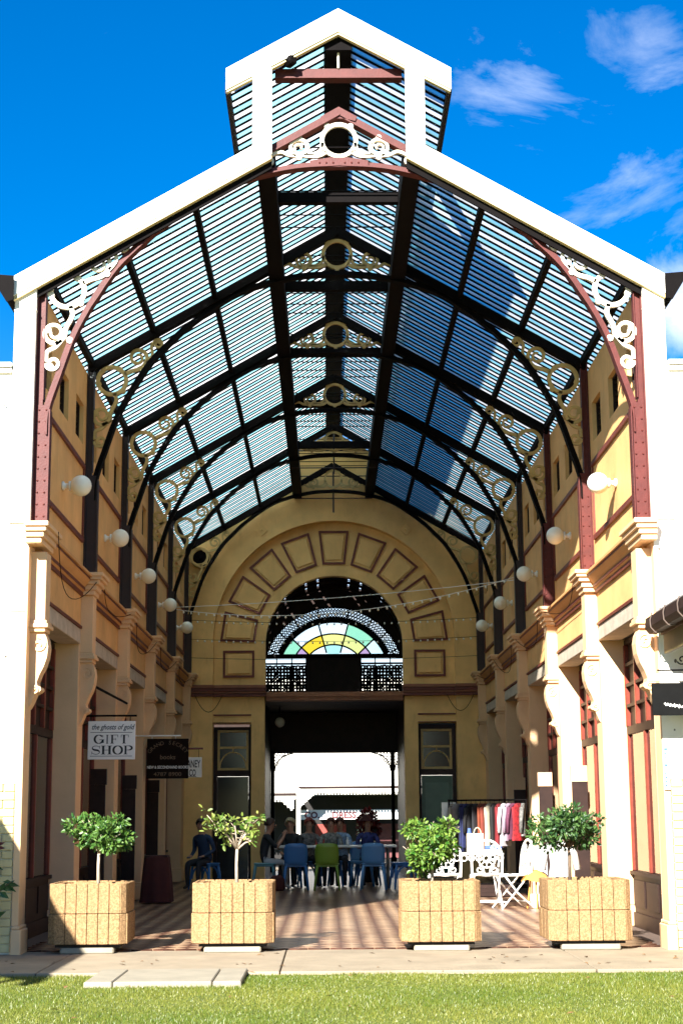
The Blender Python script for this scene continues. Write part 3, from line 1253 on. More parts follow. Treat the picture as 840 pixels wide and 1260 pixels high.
def scroll_pts_side():
    P = []
    P.append((circ(-2.755, 6.54, .172, 24), .048, True))
    # upper arm
    arm = [tuple(p) for p in spline([(-2.60, 6.62), (-2.52, 6.66), (-2.40, 6.70), (-2.33, 6.80)], 5)]
    P.append((arm, .045, False))
    P.append((spiral(-2.445, 6.83, .115, .035, -.2, 1.35, 26), [.045-.0008*i for i in range(27)], False))
    arm = [tuple(p) for p in spline([(-2.34, 6.76), (-2.27, 6.86), (-2.28, 6.98), (-2.22, 7.06)], 5)]
    P.append((arm, .035, False))
    P.append((spiral(-2.20, 7.005, .06, .02, 1.9, -1.3, 18), .026, False))
    # lower arm
    arm = [tuple(p) for p in spline([(-2.72, 6.38), (-2.70, 6.28), (-2.76, 6.15), (-2.78, 6.05), (-2.86, 5.98)], 5)]
    P.append((arm, .045, False))
    P.append((spiral(-2.875, 6.10, .115, .035, -1.2, -1.35, 26), [.045-.0008*i for i in range(27)], False))
    arm = [tuple(p) for p in spline([(-2.80, 6.02), (-2.86, 5.95), (-2.945, 5.90), (-2.95, 5.80)], 5)]
    P.append((arm, .038, False))
    P.append((spiral(-2.885, 5.78, .075, .022, pi, 1.3, 20), .034, False))
    return P


def scroll_pts_ridge():
    P = [(circ(0, 8.155, .175, 26), .042, True)]
    for s in (-1, 1):
        def f(l):
            return [(s*a, b) for a, b in l]
        P.append((f([tuple(p) for p in spline([(.13, 8.03), (.2, 7.99), (.28, 7.985), (.36, 7.99)], 5)]), .04, False))
        P.append((f([tuple(p) for p in spline([(.165, 8.13), (.19, 8.05), (.25, 8.01), (.34, 8.005)], 5)]), .03, False))
        P.append((f(circ(.41, 8.075, .092, 16)), .032, True))
        P.append((f(spiral(.41, 8.075, .08, .02, 2.5, 1.2, 14)), .02, False))
        P.append((f([tuple(p) for p in spline([(.44, 7.985), (.52, 7.995), (.6, 8.03), (.69, 8.0), (.74, 7.96)], 5)]), .032, False))
        P.append((f(spiral(.715, 7.935, .05, .015, .5, -1.2, 16)), .024, False))
    return P


def truss(k):
    y = k*L_
    front = k == 0
    lab = 'front red iron arch truss with white scrollwork across the open gable' if front else \
        '%s dark iron arch truss from the front, with cream scrollwork coloured as in shade' % ORD[k-1] if k < 5 else 'last dark iron arch truss, right against the end wall'
    t = thing('roof_truss', lab, 'roof truss', (0, y, 0), 0, 'iron arch trusses along the arcade')
    ir = M['iron_sunlit'] if front else M['iron']
    # rafters
    m = MB()
    rh = .07 if front else .10
    for s in (-1, 1):
        m.beam((0, .01*s, 8.50-rh/2), (s*3.04, .01*s, 6.735-rh/2), .10, rh)
        m.beam((0, .01*s, 8.495-rh), (s*3.0, .01*s, 6.75-rh), .13, .014)
    m.build('rafter', M['iron_sunlit'] if front else M['black'], t)
    for s in (-1, 1):
        m = MB()
        m.box(s*2.905, s*3.045, -.035, .035, 4.136, 5.35)
        m.box(s*2.893, s*2.905, -.065, .065, 4.14, 5.30)
        m.box(s*3.035, s*3.049, -.065, .065, 4.136, 6.74)
        m.box(s*2.975, s*3.035, -.03, .03, 5.35, 6.735)
        m.box(s*2.966, s*2.976, -.055, .055, 5.40, 6.72)
        p = m.build('post', M['iron_sunlit'] if s > 0 and k in (1, 2) else ir, t)  # right posts take the sunlit red, other inner posts the shaded copy
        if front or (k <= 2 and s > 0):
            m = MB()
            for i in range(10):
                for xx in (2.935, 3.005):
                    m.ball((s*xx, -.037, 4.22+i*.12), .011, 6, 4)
            m.build('rivets', M['iron_sunlit'], p, kind='stuff')
    half = [tuple(p) for p in spline([Vector(q) for q in RIB], 5)]
    full = [(-a, b) for a, b in half]+[(a, b) for a, b in half[::-1]][1:]
    m = MB()
    m.ribbon(full, .062, -.03, .03)
    off = []
    for i, p in enumerate(full):
        off.append(p)
    m.ribbon([(p[0]*.991, p[1]-.022*(1 if abs(p[0]) < 2.5 else .3)) for p in full], .014, -.06, .06)
    m.build('arched_rib', ir if front else M['black'], t)
    sm = M['scroll'] if front else M['gold']  # one cream paint: sunlit tone in front, shaded tone behind
    yo = -.045 if front else -.02
    for s in (-1, 1):
        m = MB()
        for pts, w, cl in scroll_pts_side():
            m.ribbon([(-s*a, b) for a, b in pts], w, yo, yo+.04, closed=cl)
        # little bosses where the casting touches post, rafter and rib
        for (x, z) in ((-2.92, 6.50), (-2.62, 6.41), (-2.66, 6.68), (-2.72, 6.02), (-2.94, 6.13), (-2.36, 6.72)):
            m.ribbon(circ(-s*x, z, .018, 8), .034, yo-.001, yo+.041, closed=True)
        m.build('corner_scroll', sm, t)
    m = MB()
    for pts, w, cl in scroll_pts_ridge():
        m.ribbon(pts, w, yo, yo+.04, closed=cl)
    for (x, z) in ((0, 7.965), (-.12, 8.31), (.12, 8.31), (-.41, 7.97), (.41, 7.97), (.41, 8.185), (-.41, 8.185)):
        m.ribbon(circ(x, z, .016, 8), .03, yo-.001, yo+.041, closed=True)
    m.build('ridge_scroll', sm, t)
    if front:
        m = MB()
        m.prism([(0, 8.52), (.19, 8.41), (.17, 8.36), (.08, 8.385), (0, 8.39), (-.08, 8.385), (-.17, 8.36), (-.19, 8.41)], 'y', -.055, -.042)
        m.build('gusset_plate', ir, t)
        m = MB()
        m.prism([(-.3, 7.93), (-.3, 7.86), (.3, 7.86), (.3, 7.93), (.08, 7.965), (-.08, 7.965)], 'y', -.05, -.037)
        for x in (-.2, -.13, -.06, .06, .13, .2):
            m.ball((x, -.052, 7.905), .011, 6, 4)
        m.build('gusset_plate', ir, t)
    if k == 5:
        m = MB()
        m.tube([(0, 0, 8.45), (0, 0, 7.45)], .018, 6)
        for z in (8.22, 7.75):
            m.tube([(-.8, .02, z), (.8, .02, z)], .012, 6)
        m.build('king_rod', ir, t)
    if k == 4:
        m = MB()
        for z in (8.05, 7.72):
            m.tube([(-.8, .3, z), (.8, .3, z)], .012, 6)
        m.tube([(0, .3, 8.4), (0, .3, 7.6)], .015, 6)
        m.build('king_rod', ir, t)


# ------------------------------------------------------------------ roof
def roof():
    t = thing('glazed_roof', 'glazed main roof of blue and white strips over the iron trusses', 'roof')
    y0, y1 = -.12, YE+.02
    per = L_/10.5
    sl_ = Vector((1, 0, -.58)).normalized()
    nrm = Vector((.58, 0, 1)).normalized()
    xa, xb = .80, 3.26
    ln = (xb-xa)/sl_.x
    pa = Vector((xa, 0, roofz(xa)))

    def slope_box(m, s, a, b, ya, yb, h0, h1):
        # box lying in the slope: a..b along the slope, ya..yb along the arcade, h0..h1 normal
        vs = []
        for h in (h0, h1):
            for (d, y) in ((a, ya), (b, ya), (b, yb), (a, yb)):
                p = pa+sl_*d+nrm*h
                vs.append((s*p.x, y, p.z))
        m.add(vs, [(0, 3, 2, 1), (4, 5, 6, 7), (0, 1, 5, 4), (1, 2, 6, 5), (2, 3, 7, 6), (3, 0, 4, 7)])
    def strip(m, box, a, b, s):
        # one corrugation: white strip between two dark laps, then the tinted pane
        e = [0, .028, .160, .188, per]
        for i, (u, v) in enumerate(zip(e, e[1:])):
            m.cur = (1, 0, 1, 2)[i]
            box(m, s, a, b, u, v, .004, .004)
            m.f = m.f[:-6]+m.f[-6:-5]
            m.m = m.m[:len(m.f)]
            if i in (0, 2):
                box(m, s, a, b, u+.001, v-.001, -.012, .018)

    for s in (-1, 1):
        m = MB()
        strip(m, slope_box, .02, ln, s)
        rm = m.mesh('roof_strip', [M['whitestrip'], M['black'], M['sheet']])
        n = int((y1-y0)/per)
        for i in range(n):
            obj('roof_strip', rm, t, (0, y0+.02+i*per, 0))
        # purlins
        for x in (3.0, 2.26, 1.51):
            m = MB()
            z = roofz(x)-.055
            m.box(s*(x-.03), s*(x+.03), .05, YE, z-.05, z+.04)
            m.build('purlin', M['black'], t)
        m = MB()
        z = roofz(.75)
        m.box(s*.66, s*.84, .02, YE, z-.30, z-.02)
        m.box(s*.70, s*.90, .02, YE, z-.018, z+.06)
        m.build('lantern_beam', M['black'], t)
        # barge boards on the open gable, white with a yellowed lower edge
        m = MB()
        zt, zl = roofz(.69)+.005, roofz(3.29)+.005
        m.prism([(s*.69, zt), (s*3.29, zl), (s*3.29, zl-.215), (s*.69, zt-.215)], 'y', -.175, -.125)
        m.build('barge_board', M['board'], t, bevel=.006)
        m = MB()
        for q in range(9):
            xx = .85+q*.29
            for dz in (.05, .165):
                m.ball((s*xx, -.176, roofz(xx)-dz), .007, 6, 4)
        m.build('nail_heads', M['lintel'], t, kind='stuff')
        m = MB()
        m.prism([(s*.69, zt-.216), (s*3.27, zl-.206), (s*3.27, zl-.245), (s*.69, zt-.25)], 'y', -.165, -.10)
        m.build('barge_trim', mat('yellowed_trim', (.66, .52, .25), .6, .1, 5), t)
        m = MB()   # batten blackened and deepened to stand for the shade under the board
        m.prism([(s*.69, zt-.03), (s*3.04, roofz(3.04)-.03), (s*3.04, roofz(3.04)-.33), (s*.69, zt-.33)], 'y', -.098, -.072)
        m.build('soffit_shade_batten', M['black'], t)
        # eaves gutter
        m = MB()
        z = roofz(3.3)
        m.prism([(s*3.27, z-.02), (s*3.27, z-.2), (s*3.33, z-.26), (s*3.50, z+.01), (s*3.48, z+.02), (s*3.33, z-.2), (s*3.29, z-.02)], 'y', -.22, YE)
        m.prism([(s*3.262, z-.0), (s*3.262, z-.25), (s*3.33, z-.27), (s*3.51, z+.02)], 'y', -.235, -.221)
        m.build('gutter', M['black'], t)
    # ---------------- lantern along the ridge
    t2 = thing('roof_lantern', 'raised glazed lantern along the ridge with a white gable at the front', 'roof lantern')
    sl2 = Vector((1, 0, -.575)).normalized()
    nr2 = Vector((.575, 0, 1)).normalized()
    pb = Vector((.12, 0, lanz(.12)))
    l2 = (1.14-.12)/sl2.x

    def lbox(m, s, a, b, ya, yb, h0, h1):
        vs = []
        for h in (h0, h1):
            for (d, y) in ((a, ya), (b, ya), (b, yb), (a, yb)):
                p = pb+sl2*d+nr2*h
                vs.append((s*p.x, y, p.z))
        m.add(vs, [(0, 3, 2, 1), (4, 5, 6, 7), (0, 1, 5, 4), (1, 2, 6, 5), (2, 3, 7, 6), (3, 0, 4, 7)])
    for s in (-1, 1):
        m = MB()
        strip(m, lbox, .02, l2, s)
        rm = m.mesh('roof_strip', [M['whitestrip'], M['black'], M['sheet']])
        for i in range(int((y1-y0)/per)):
            obj('roof_strip', rm, t2, (0, y0+.02+i*per, 0))
        # louvred sides stand on the beam
        m = MB()
        for k in range(NB+1):
            y = min(k*L_, YE-.05)+.06
            m.box(s*.76, s*.84, y-.03, y+.03, roofz(.8)+.07, lanz(.8)-.01)
        m.box(s*.77, s*.83, .1, YE, lanz(.83)-.09, lanz(.83)-.02)
        m.build('side_frame', M['black'], t2)
        m = MB()
        m.box(s*1.12, s*1.17, -.1, YE, lanz(1.15)-.05, lanz(1.15)+.03)
        m.build('eaves_bar', M['brown'], t2)
        # white front: fascia and posts
        m = MB()
        A = lambda x: 9.55-.575*x
        m.prism([(0, A(0)), (s*1.16, A(1.16)), (s*1.16, A(1.16)-.235), (0, A(0)-.255)], 'y', -.19, -.135)
        m.build('gable_board', M['board'], t2)
        m = MB()
        m.prism([(0, A(0)-.256), (s*1.15, A(1.15)-.237), (s*1.15, A(1.15)-.262), (0, A(0)-.282)], 'y', -.175, -.12)
        m.build('gable_trim', bpy.data.materials['yellowed_trim'], t2)
        m = MB()
        m.prism([(s*.685, roofz(.69)-.2), (s*.885, roofz(.885)-.1), (s*.885, A(.885)-.24), (s*.685, A(.685)-.24)], 'y', -.18, -.128)
        m.build('front_post', M['board'], t2, bevel=.005)
    m = MB()
    m.box(-.135, .135, -.1, YE, 9.13, 9.30)
    m.prism([(-.16, lanz(.16)+.04), (0, lanz(0)+.06), (.16, lanz(.16)+.04), (.16, lanz(.16)+.02), (-.16, lanz(.16)+.02)], 'y', -.1, YE)
    m.build('ridge_beam', M['black'], t2)
    m = MB()
    m.box(-.66, .66, -.02, .05, 8.86, 8.96)
    m.box(-.66, .66, -.05, .08, 8.845, 8.86)
    m.build('front_collar', M['iron_sunlit'], t2)
    m = MB()
    m.tube([(0, -.03, 8.96), (0, -.03, 9.15)], .012, 6)
    m.build('finial_rod', M['scroll'], t2)
    for i in range(5):
        y = 1.25+i*2.985 if False else 1.25+i*3.0
        if y < YE-.5:
            m = MB()
            z = roofz(.75)
            m.box(-.66, .66, y-.05, y+.05, z-.14, z-.02)
            m.build('cross_beam', M['black'], t2)
    m = MB()
    for k in range(NB):
        for q in (.16, .22, .52, .60, .74, .86):
            y = (k+q)*L_
            m.tube([(-.68, y, 8.33), (.68, y, 8.33)], .009, 5)
    m.build('tie_wires', M['black'], t2, kind='stuff')


# ------------------------------------------------------------------ globe lamps
def globes():
    prev = {}
    names = ['first', 'second', 'third', 'fourth', 'fifth']
    base = {}
    for s in (-1, 1):
        for k in range(5):
            side = 'left' if s < 0 else 'right'
            lab = '%s white globe lamp from the front on the %s wall' % (names[k], side)
            loc = (s*WX, 1.7+k*L_, 4.885)
            if s not in base:
                t = thing('globe_lamp', lab, 'lamp', loc, 0, 'globe lamps on the arcade walls')
                m = MB()
                m.lathe([(.05, 0), (.05, .02), (.03, .03), (.025, .07), (.055, .075), (.055, .095)], n=12)
                b = m.build('bracket', M['white_metal'], t, True)
                b.rotation_euler = (0, -s*pi/2, 0)
                MB().ball((-s*.205, 0, 0), .118, 20, 14).build('globe', M['opal'], t, True)
                base[s] = t
            else:
                c = copy_tree(base[s])
                c.location = loc
                c['label'] = lab
    t = thing('globe_lamp', 'small round globe lamp hanging in the dark passage below the gallery', 'lamp', (-1.18, 19.4, 3.62))
    MB().tube([(0, 0, 0), (0, 0, -.22)], .01, 6).build('rod', M['black'], t)
    MB().ball((0, 0, -.32), .11, 16, 10).build('globe', M['opal'], t, True)


# ------------------------------------------------------------------ planters and trees
PL = [(-2.41, .26, .725), (-1.05, .27, .755), (.91, .265, .74), (2.31, .28, .775)]


def planters():
    sand = mat('pebble_aggregate', (.35, .225, .112), .9, .35, 50, .9, 130, .1, dirt=.3, dirtcol=(.30, .18, .08))
    nt = sand.node_tree
    vo = nt.nodes.new('ShaderNodeTexVoronoi')
    vo.inputs['Scale'].default_value = 120
    mx = nt.nodes.new('ShaderNodeMixRGB')
    mx.blend_type = 'MULTIPLY'
    mx.inputs['Fac'].default_value = .55
    b = nt.nodes['Principled BSDF']
    src = b.inputs['Base Color'].links[0].from_socket
    tc = nt.nodes['coords']
    nt.links.new(tc.outputs[0], vo.inputs['Vector'])
    nt.links.new(src, mx.inputs['Color1'])
    bw = nt.nodes.new('ShaderNodeRGBToBW')
    nt.links.new(vo.outputs['Color'], bw.inputs[0])
    rp = nt.nodes.new('ShaderNodeValToRGB')
    rp.color_ramp.elements[0].color = (.25, .17, .10, 1)
    rp.color_ramp.elements[1].color = (1.2, 1.15, 1.1, 1)
    nt.links.new(bw.outputs[0], rp.inputs[0])
    nt.links.new(rp.outputs[0], mx.inputs['Color2'])
    nt.links.new(mx.outputs[0], b.inputs['Base Color'])
    joint = mat('dark_joint', (.16, .10, .05), .9, .2, 9)
    labs = ['leftmost square pebble planter, half in shadow by the left shopfront', 'pebble planter with the sparse thin-leaved tree, left of the gap',
            'pebble planter right of the gap, in front of the white garden table', 'rightmost pebble planter by the sunlit right pier']
    H, z0 = .56, .08
    for (x, y, w), lab in zip(PL, labs):
        t = thing('planter', lab, 'planter', (x, y, FZ), 0, 'square pebble planters across the entrance')
        hw = w/2
        c = .055
        pr = lambda h: [(-h+c, -h), (h-c, -h), (h, -h+c), (h, h-c), (h-c, h), (-h+c, h), (-h, h-c), (-h, -h+c)]
        m = MB()
        m.prism(pr(hw-.022), 'z', z0+.005, z0+H-.07)
        m.build('body', joint, t)
        # rim ring
        m = MB()
        o, i_ = pr(hw-.012), pr(hw-.075)
        n = 8
        za, zb = z0+H-.07, z0+H-.012
        m.add([(*p, za) for p in o]+[(*p, zb) for p in o]+[(*p, zb) for p in i_]+[(*p, za) for p in i_],
              [(k, (k+1) % n, n+(k+1) % n, n+k) for k in range(n)]+[(n+k, n+(k+1) % n, 2*n+(k+1) % n, 2*n+k) for k in range(n)] +
              [(2*n+k, 2*n+(k+1) % n, 3*n+(k+1) % n, 3*n+k) for k in range(n)]+[(3*n+k, 3*n+(k+1) % n, (k+1) % n, k) for k in range(n)])
        m.build('rim', sand, t)
        MB().prism(pr(hw-.076), 'z', z0+H-.10, z0+H-.055).build('soil', M['soil'], t)
        # slats: two rows of six on each face and one on each chamfered corner
        ns = 6
        sw = (w-2*c)/ns
        sh = H/2-.004
        sm = MB().box(-sw/2+.0025, sw/2-.0025, -.014, .014, -sh/2, sh/2).mesh('slat', sand, bevel=.005)
        cw = c*sqrt(2)
        cm = MB().box(-cw/2+.003, cw/2-.003, -.012, .012, -sh/2, sh/2).mesh('slat', sand, bevel=.005)
        for f in range(4):
            a = f*pi/2
            for r in range(2):
                z = z0+sh/2+r*(H/2)+.002
                for q in range(ns):
                    u = -hw+c+sw*(q+.5)
                    d = hw-.012+random.uniform(-.003, .003)+(.006 if r == 0 else 0)
                    s_ = obj('slat', sm, t, (u*cos(a)+d*sin(a), u*sin(a)-d*cos(a), z))
                    s_.rotation_euler = (random.uniform(-.006, .006), 0, a)
                d = (hw-c/2)*sqrt(2)-.012
                s_ = obj('slat', cm, t, (d*sin(a+pi/4), -d*cos(a+pi/4), z))
                s_.rotation_euler = (0, 0, a+pi/4)
        for yy in (-hw+.09, hw-.12):
            MB().box(-hw+.11, hw-.11, yy-.07, yy+.07, -.006, .05).build('foot', M['slab'], t, bevel=.012)
        MB().box(-hw+.06, hw-.06, -hw+.06, hw-.06, .052, z0+.004).build('base', M['dark'], t)


def leaves(n, blobs, size, seed, flat=.35):
    """n leaves scattered in ellipsoid clumps; returns a mesh with a tone attribute"""
    import numpy as np
    rng = np.random.default_rng(seed)
    w = np.array([b[6] for b in blobs], float)
    ch = rng.choice(len(blobs), n, p=w/w.sum())
    B = np.array([b[:6] for b in blobs])[ch]
    d = rng.normal(size=(n, 3))
    d /= np.linalg.norm(d, axis=1)[:, None]
    r = rng.uniform(.35, 1, n)**.6
    c = B[:, :3]+d*r[:, None]*B[:, 3:6]
    # leaf axis points outwards with some droop
    ax = d*.8+rng.normal(0, .6, (n, 3))
    ax[:, 2] -= .1
    ax /= np.linalg.norm(ax, axis=1)[:, None]
    sd = np.cross(ax, rng.normal(size=(n, 3)))
    sd /= np.linalg.norm(sd, axis=1)[:, None]
    nm = np.cross(ax, sd)
    ls = size*rng.uniform(.7, 1.3, n)[:, None]
    V = np.zeros((n, 6, 3))
    V[:, 0] = c
    V[:, 1] = c+ax*ls*.35+sd*ls*.26+nm*ls*.05
    V[:, 2] = c+ax*ls*.75+sd*ls*.2+nm*ls*.03
    V[:, 3] = c+ax*ls-nm*ls*.08
    V[:, 4] = c+ax*ls*.75-sd*ls*.2+nm*ls*.03
    V[:, 5] = c+ax*ls*.35-sd*ls*.26+nm*ls*.05
    me = bpy.data.meshes.new('foliage')
    idx = np.arange(n)[:, None]*6
    F = np.concatenate([idx+np.array([[0, 1, 2, 3]]), idx+np.array([[0, 3, 4, 5]])], 0)
    me.from_pydata(V.reshape(-1, 3).tolist(), [], F.tolist())
    at = me.attributes.new('tone', 'FLOAT', 'POINT')
    tone = np.clip(rng.normal(.4, .3, n), 0, 1)
    at.data.foreach_set('value', np.repeat(tone, 6))
    return me


def trees():
    specs = [
        ('small round bushy tree with dense green leaves in the leftmost planter', -2.36, (.30, .27, .25), 1.13, 2500, .048, (.02, .085, .012), (.15, .26, .045), 'bark', 3),
        ('sparse little tree with bare pale branches and yellow-green leaves', -1.03, (.29, .25, .22), 1.13, 250, .055, (.07, .15, .02), (.27, .30, .06), 'bark', 4),
        ('dense rounded bright green shrub in the planter right of the gap', .85, (.31, .28, .265), 1.03, 2900, .045, (.03, .12, .012), (.22, .32, .05), 'bark', 5),
        ('wide dark green bushy tree in the rightmost planter', 2.18, (.38, .3, .24), 1.14, 2300, .05, (.012, .05, .012), (.10, .19, .045), 'bark2', 6)]
    for i, (lab, x, r, zc, n, sz, c1, c2, bk, seed) in enumerate(specs):
        rnd = random.Random(seed)
        y = PL[i][1]
        t = thing('planter_tree', lab, 'tree', (x, y, .70), 0, 'small trees growing in the planters')
        zc -= .70
        m = MB()
        fork = zc-r[2]*.62
        m.tube([(0, 0, -.06), (rnd.uniform(-.01, .01), 0, fork*.5), (0, 0, fork)], [.019, .015, .014], 7)
        tips = []
        for b in range(9):
            a = 2*pi*b/9+rnd.uniform(-.3, .3)
            q = rnd.uniform(.45, .9)
            tip = (r[0]*q*cos(a), r[1]*q*sin(a), zc+r[2]*rnd.uniform(-.45, .75))
            mid = (tip[0]*.45, tip[1]*.45, fork+(tip[2]-fork)*.45+.02)
            m.tube([(0, 0, fork-.01), mid, tip], [.012, .008, .004] if i == 1 else [.011, .008, .004], 5)
            tips.append(tip)
            for e in range(3):
                tp = Vector(mid).lerp(Vector(tip), rnd.uniform(.1, .8))
                q2 = tp+Vector((rnd.uniform(-.1, .1), rnd.uniform(-.1, .1), rnd.uniform(-.02, .12)))
                m.tube([tp, q2], [.005, .003], 4)
                tips.append(tuple(q2))
        m.build('trunk', M[bk], t, True)
        blobs = []
        if i == 1:
            for p in tips:
                if Vector((p[0]/r[0], p[1]/r[1], (p[2]-zc)/r[2])).length > .42:
                    e = rnd.uniform(.04, .075)
                    blobs.append((p[0]*1.12, p[1]*1.1, zc+(p[2]-zc)*1.1, e, e, e*.8, 1))
        else:
            for b in range(26):
                d = Vector((rnd.gauss(0, 1), rnd.gauss(0, 1), rnd.gauss(0, 1))).normalized()*rnd.uniform(.35, .95)
                if d.z < -.5 and i != 2:
                    d.z *= .6
                e = rnd.uniform(.18, .40)*r[0]
                blobs.append((d.x*r[0], d.y*r[1], zc+d.z*r[2], e, e, e*.75, e**2))
        me = leaves(n, blobs, sz, seed)
        me.materials.append(leaf_mat('leaf', c1, c2))
        obj('foliage', me, t)


# ------------------------------------------------------------------ signs
def serif(ch, w, h):
    """bold slab-serif capitals as 2D polygons: list of strokes (polyline, widths)"""
    k = .19*w+.02*h
    th = .055*h
    P = []

    def bar(x0, x1, z0, z1):
        P.append(([(x0, (z0+z1)/2), (x1, (z0+z1)/2)], z1-z0))

    def stem(x):
        bar(x-k/2, x+k/2, 0, h)
        bar(x-k, x+k, 0, th)
        bar(x-k, x+k, h-th, h)

    def bowl(cx, cz, rx, rz, a0, a1, n=22):
        pts, ws = [], []
        for i in range(n+1):
            a = a0+(a1-a0)*i/n
            pts.append((cx+rx*cos(a), cz+rz*sin(a)))
            ws.append(th+(k-th)*abs(cos(a)))
        P.append((pts, ws))
    if ch == 'I':
        stem(w/2)
    elif ch == 'F':
        stem(k*1.0)
        bar(k, w*.92, h-th, h)
        bar(w*.92-th, w*.92, h*.72, h)
        bar(k, w*.66, h*.48, h*.48+th)
        bar(w*.66-th*.8, w*.66, h*.38, h*.62)
    elif ch == 'T':
        bar(w/2-k/2, w/2+k/2, 0, h)
        bar(w/2-k, w/2+k, 0, th)
        bar(0.02, w*.98, h-th, h)
        bar(.02, .02+th, h*.7, h)
        bar(w*.98-th, w*.98, h*.7, h)
    elif ch == 'H':
        stem(k)
        stem(w-k)
        bar(k, w-k, h*.47, h*.47+th)
    elif ch == 'O':
        bowl(w/2, h/2, w/2-k/2, h/2-th/2, 0, 2*pi, 34)
    elif ch == 'P':
        stem(k)
        bowl(w*.5, h*.735, w*.5-k/2, h*.265-th/2, -pi/2, pi/2)
        bar(k, w*.5, h-th, h)
        bar(k, w*.5, h*.47, h*.47+th)
    elif ch == 'G':
        bowl(w/2, h/2, w/2-k/2, h/2-th/2, .7, 2*pi-.35, 30)
        bar(w-k*1.05, w-.02*w, .08*h, h*.44)
        bar(w*.55, w*1.02, h*.42, h*.42+th)
        bar(w*.86, w*.86+th, h*.7, h*.98)
    elif ch == 'S':
        pts, ws = [], []
        for i in range(17):
            a = .45+(4.4-.45)*i/16
            pts.append((w/2+(w/2-k*.5)*cos(a), h*.74+h*.235*sin(a)))
        for i in range(17):
            a = 1.25-(1.25+2.75)*i/16
            pts.append((w/2+(w/2-k*.5)*cos(a), h*.26+h*.235*sin(a)))
        n = len(pts)
        ws = [th+(k*.95-th)*exp(-((i/(n-1)-.5)/.16)**2) for i in range(n)]
        P.append((pts, ws))
        bar(w*.88, w*.88+th, h*.68, h*.98)
        bar(w*.04, w*.04+th, h*.02, h*.33)
    return P


def serif_word(word, x0, z0, widths, h, y, parent, m, gap=.012):
    x = x0
    for n, ch in enumerate(word):
        mb = MB()
        for q, (pts, w) in enumerate(serif(ch, widths[n], h)):
            mb.ribbon([(x+a, z0+b) for a, b in pts], w, y-.002-.0002*q, y)
        mb.build('letter', m, parent)
        x += widths[n]+gap


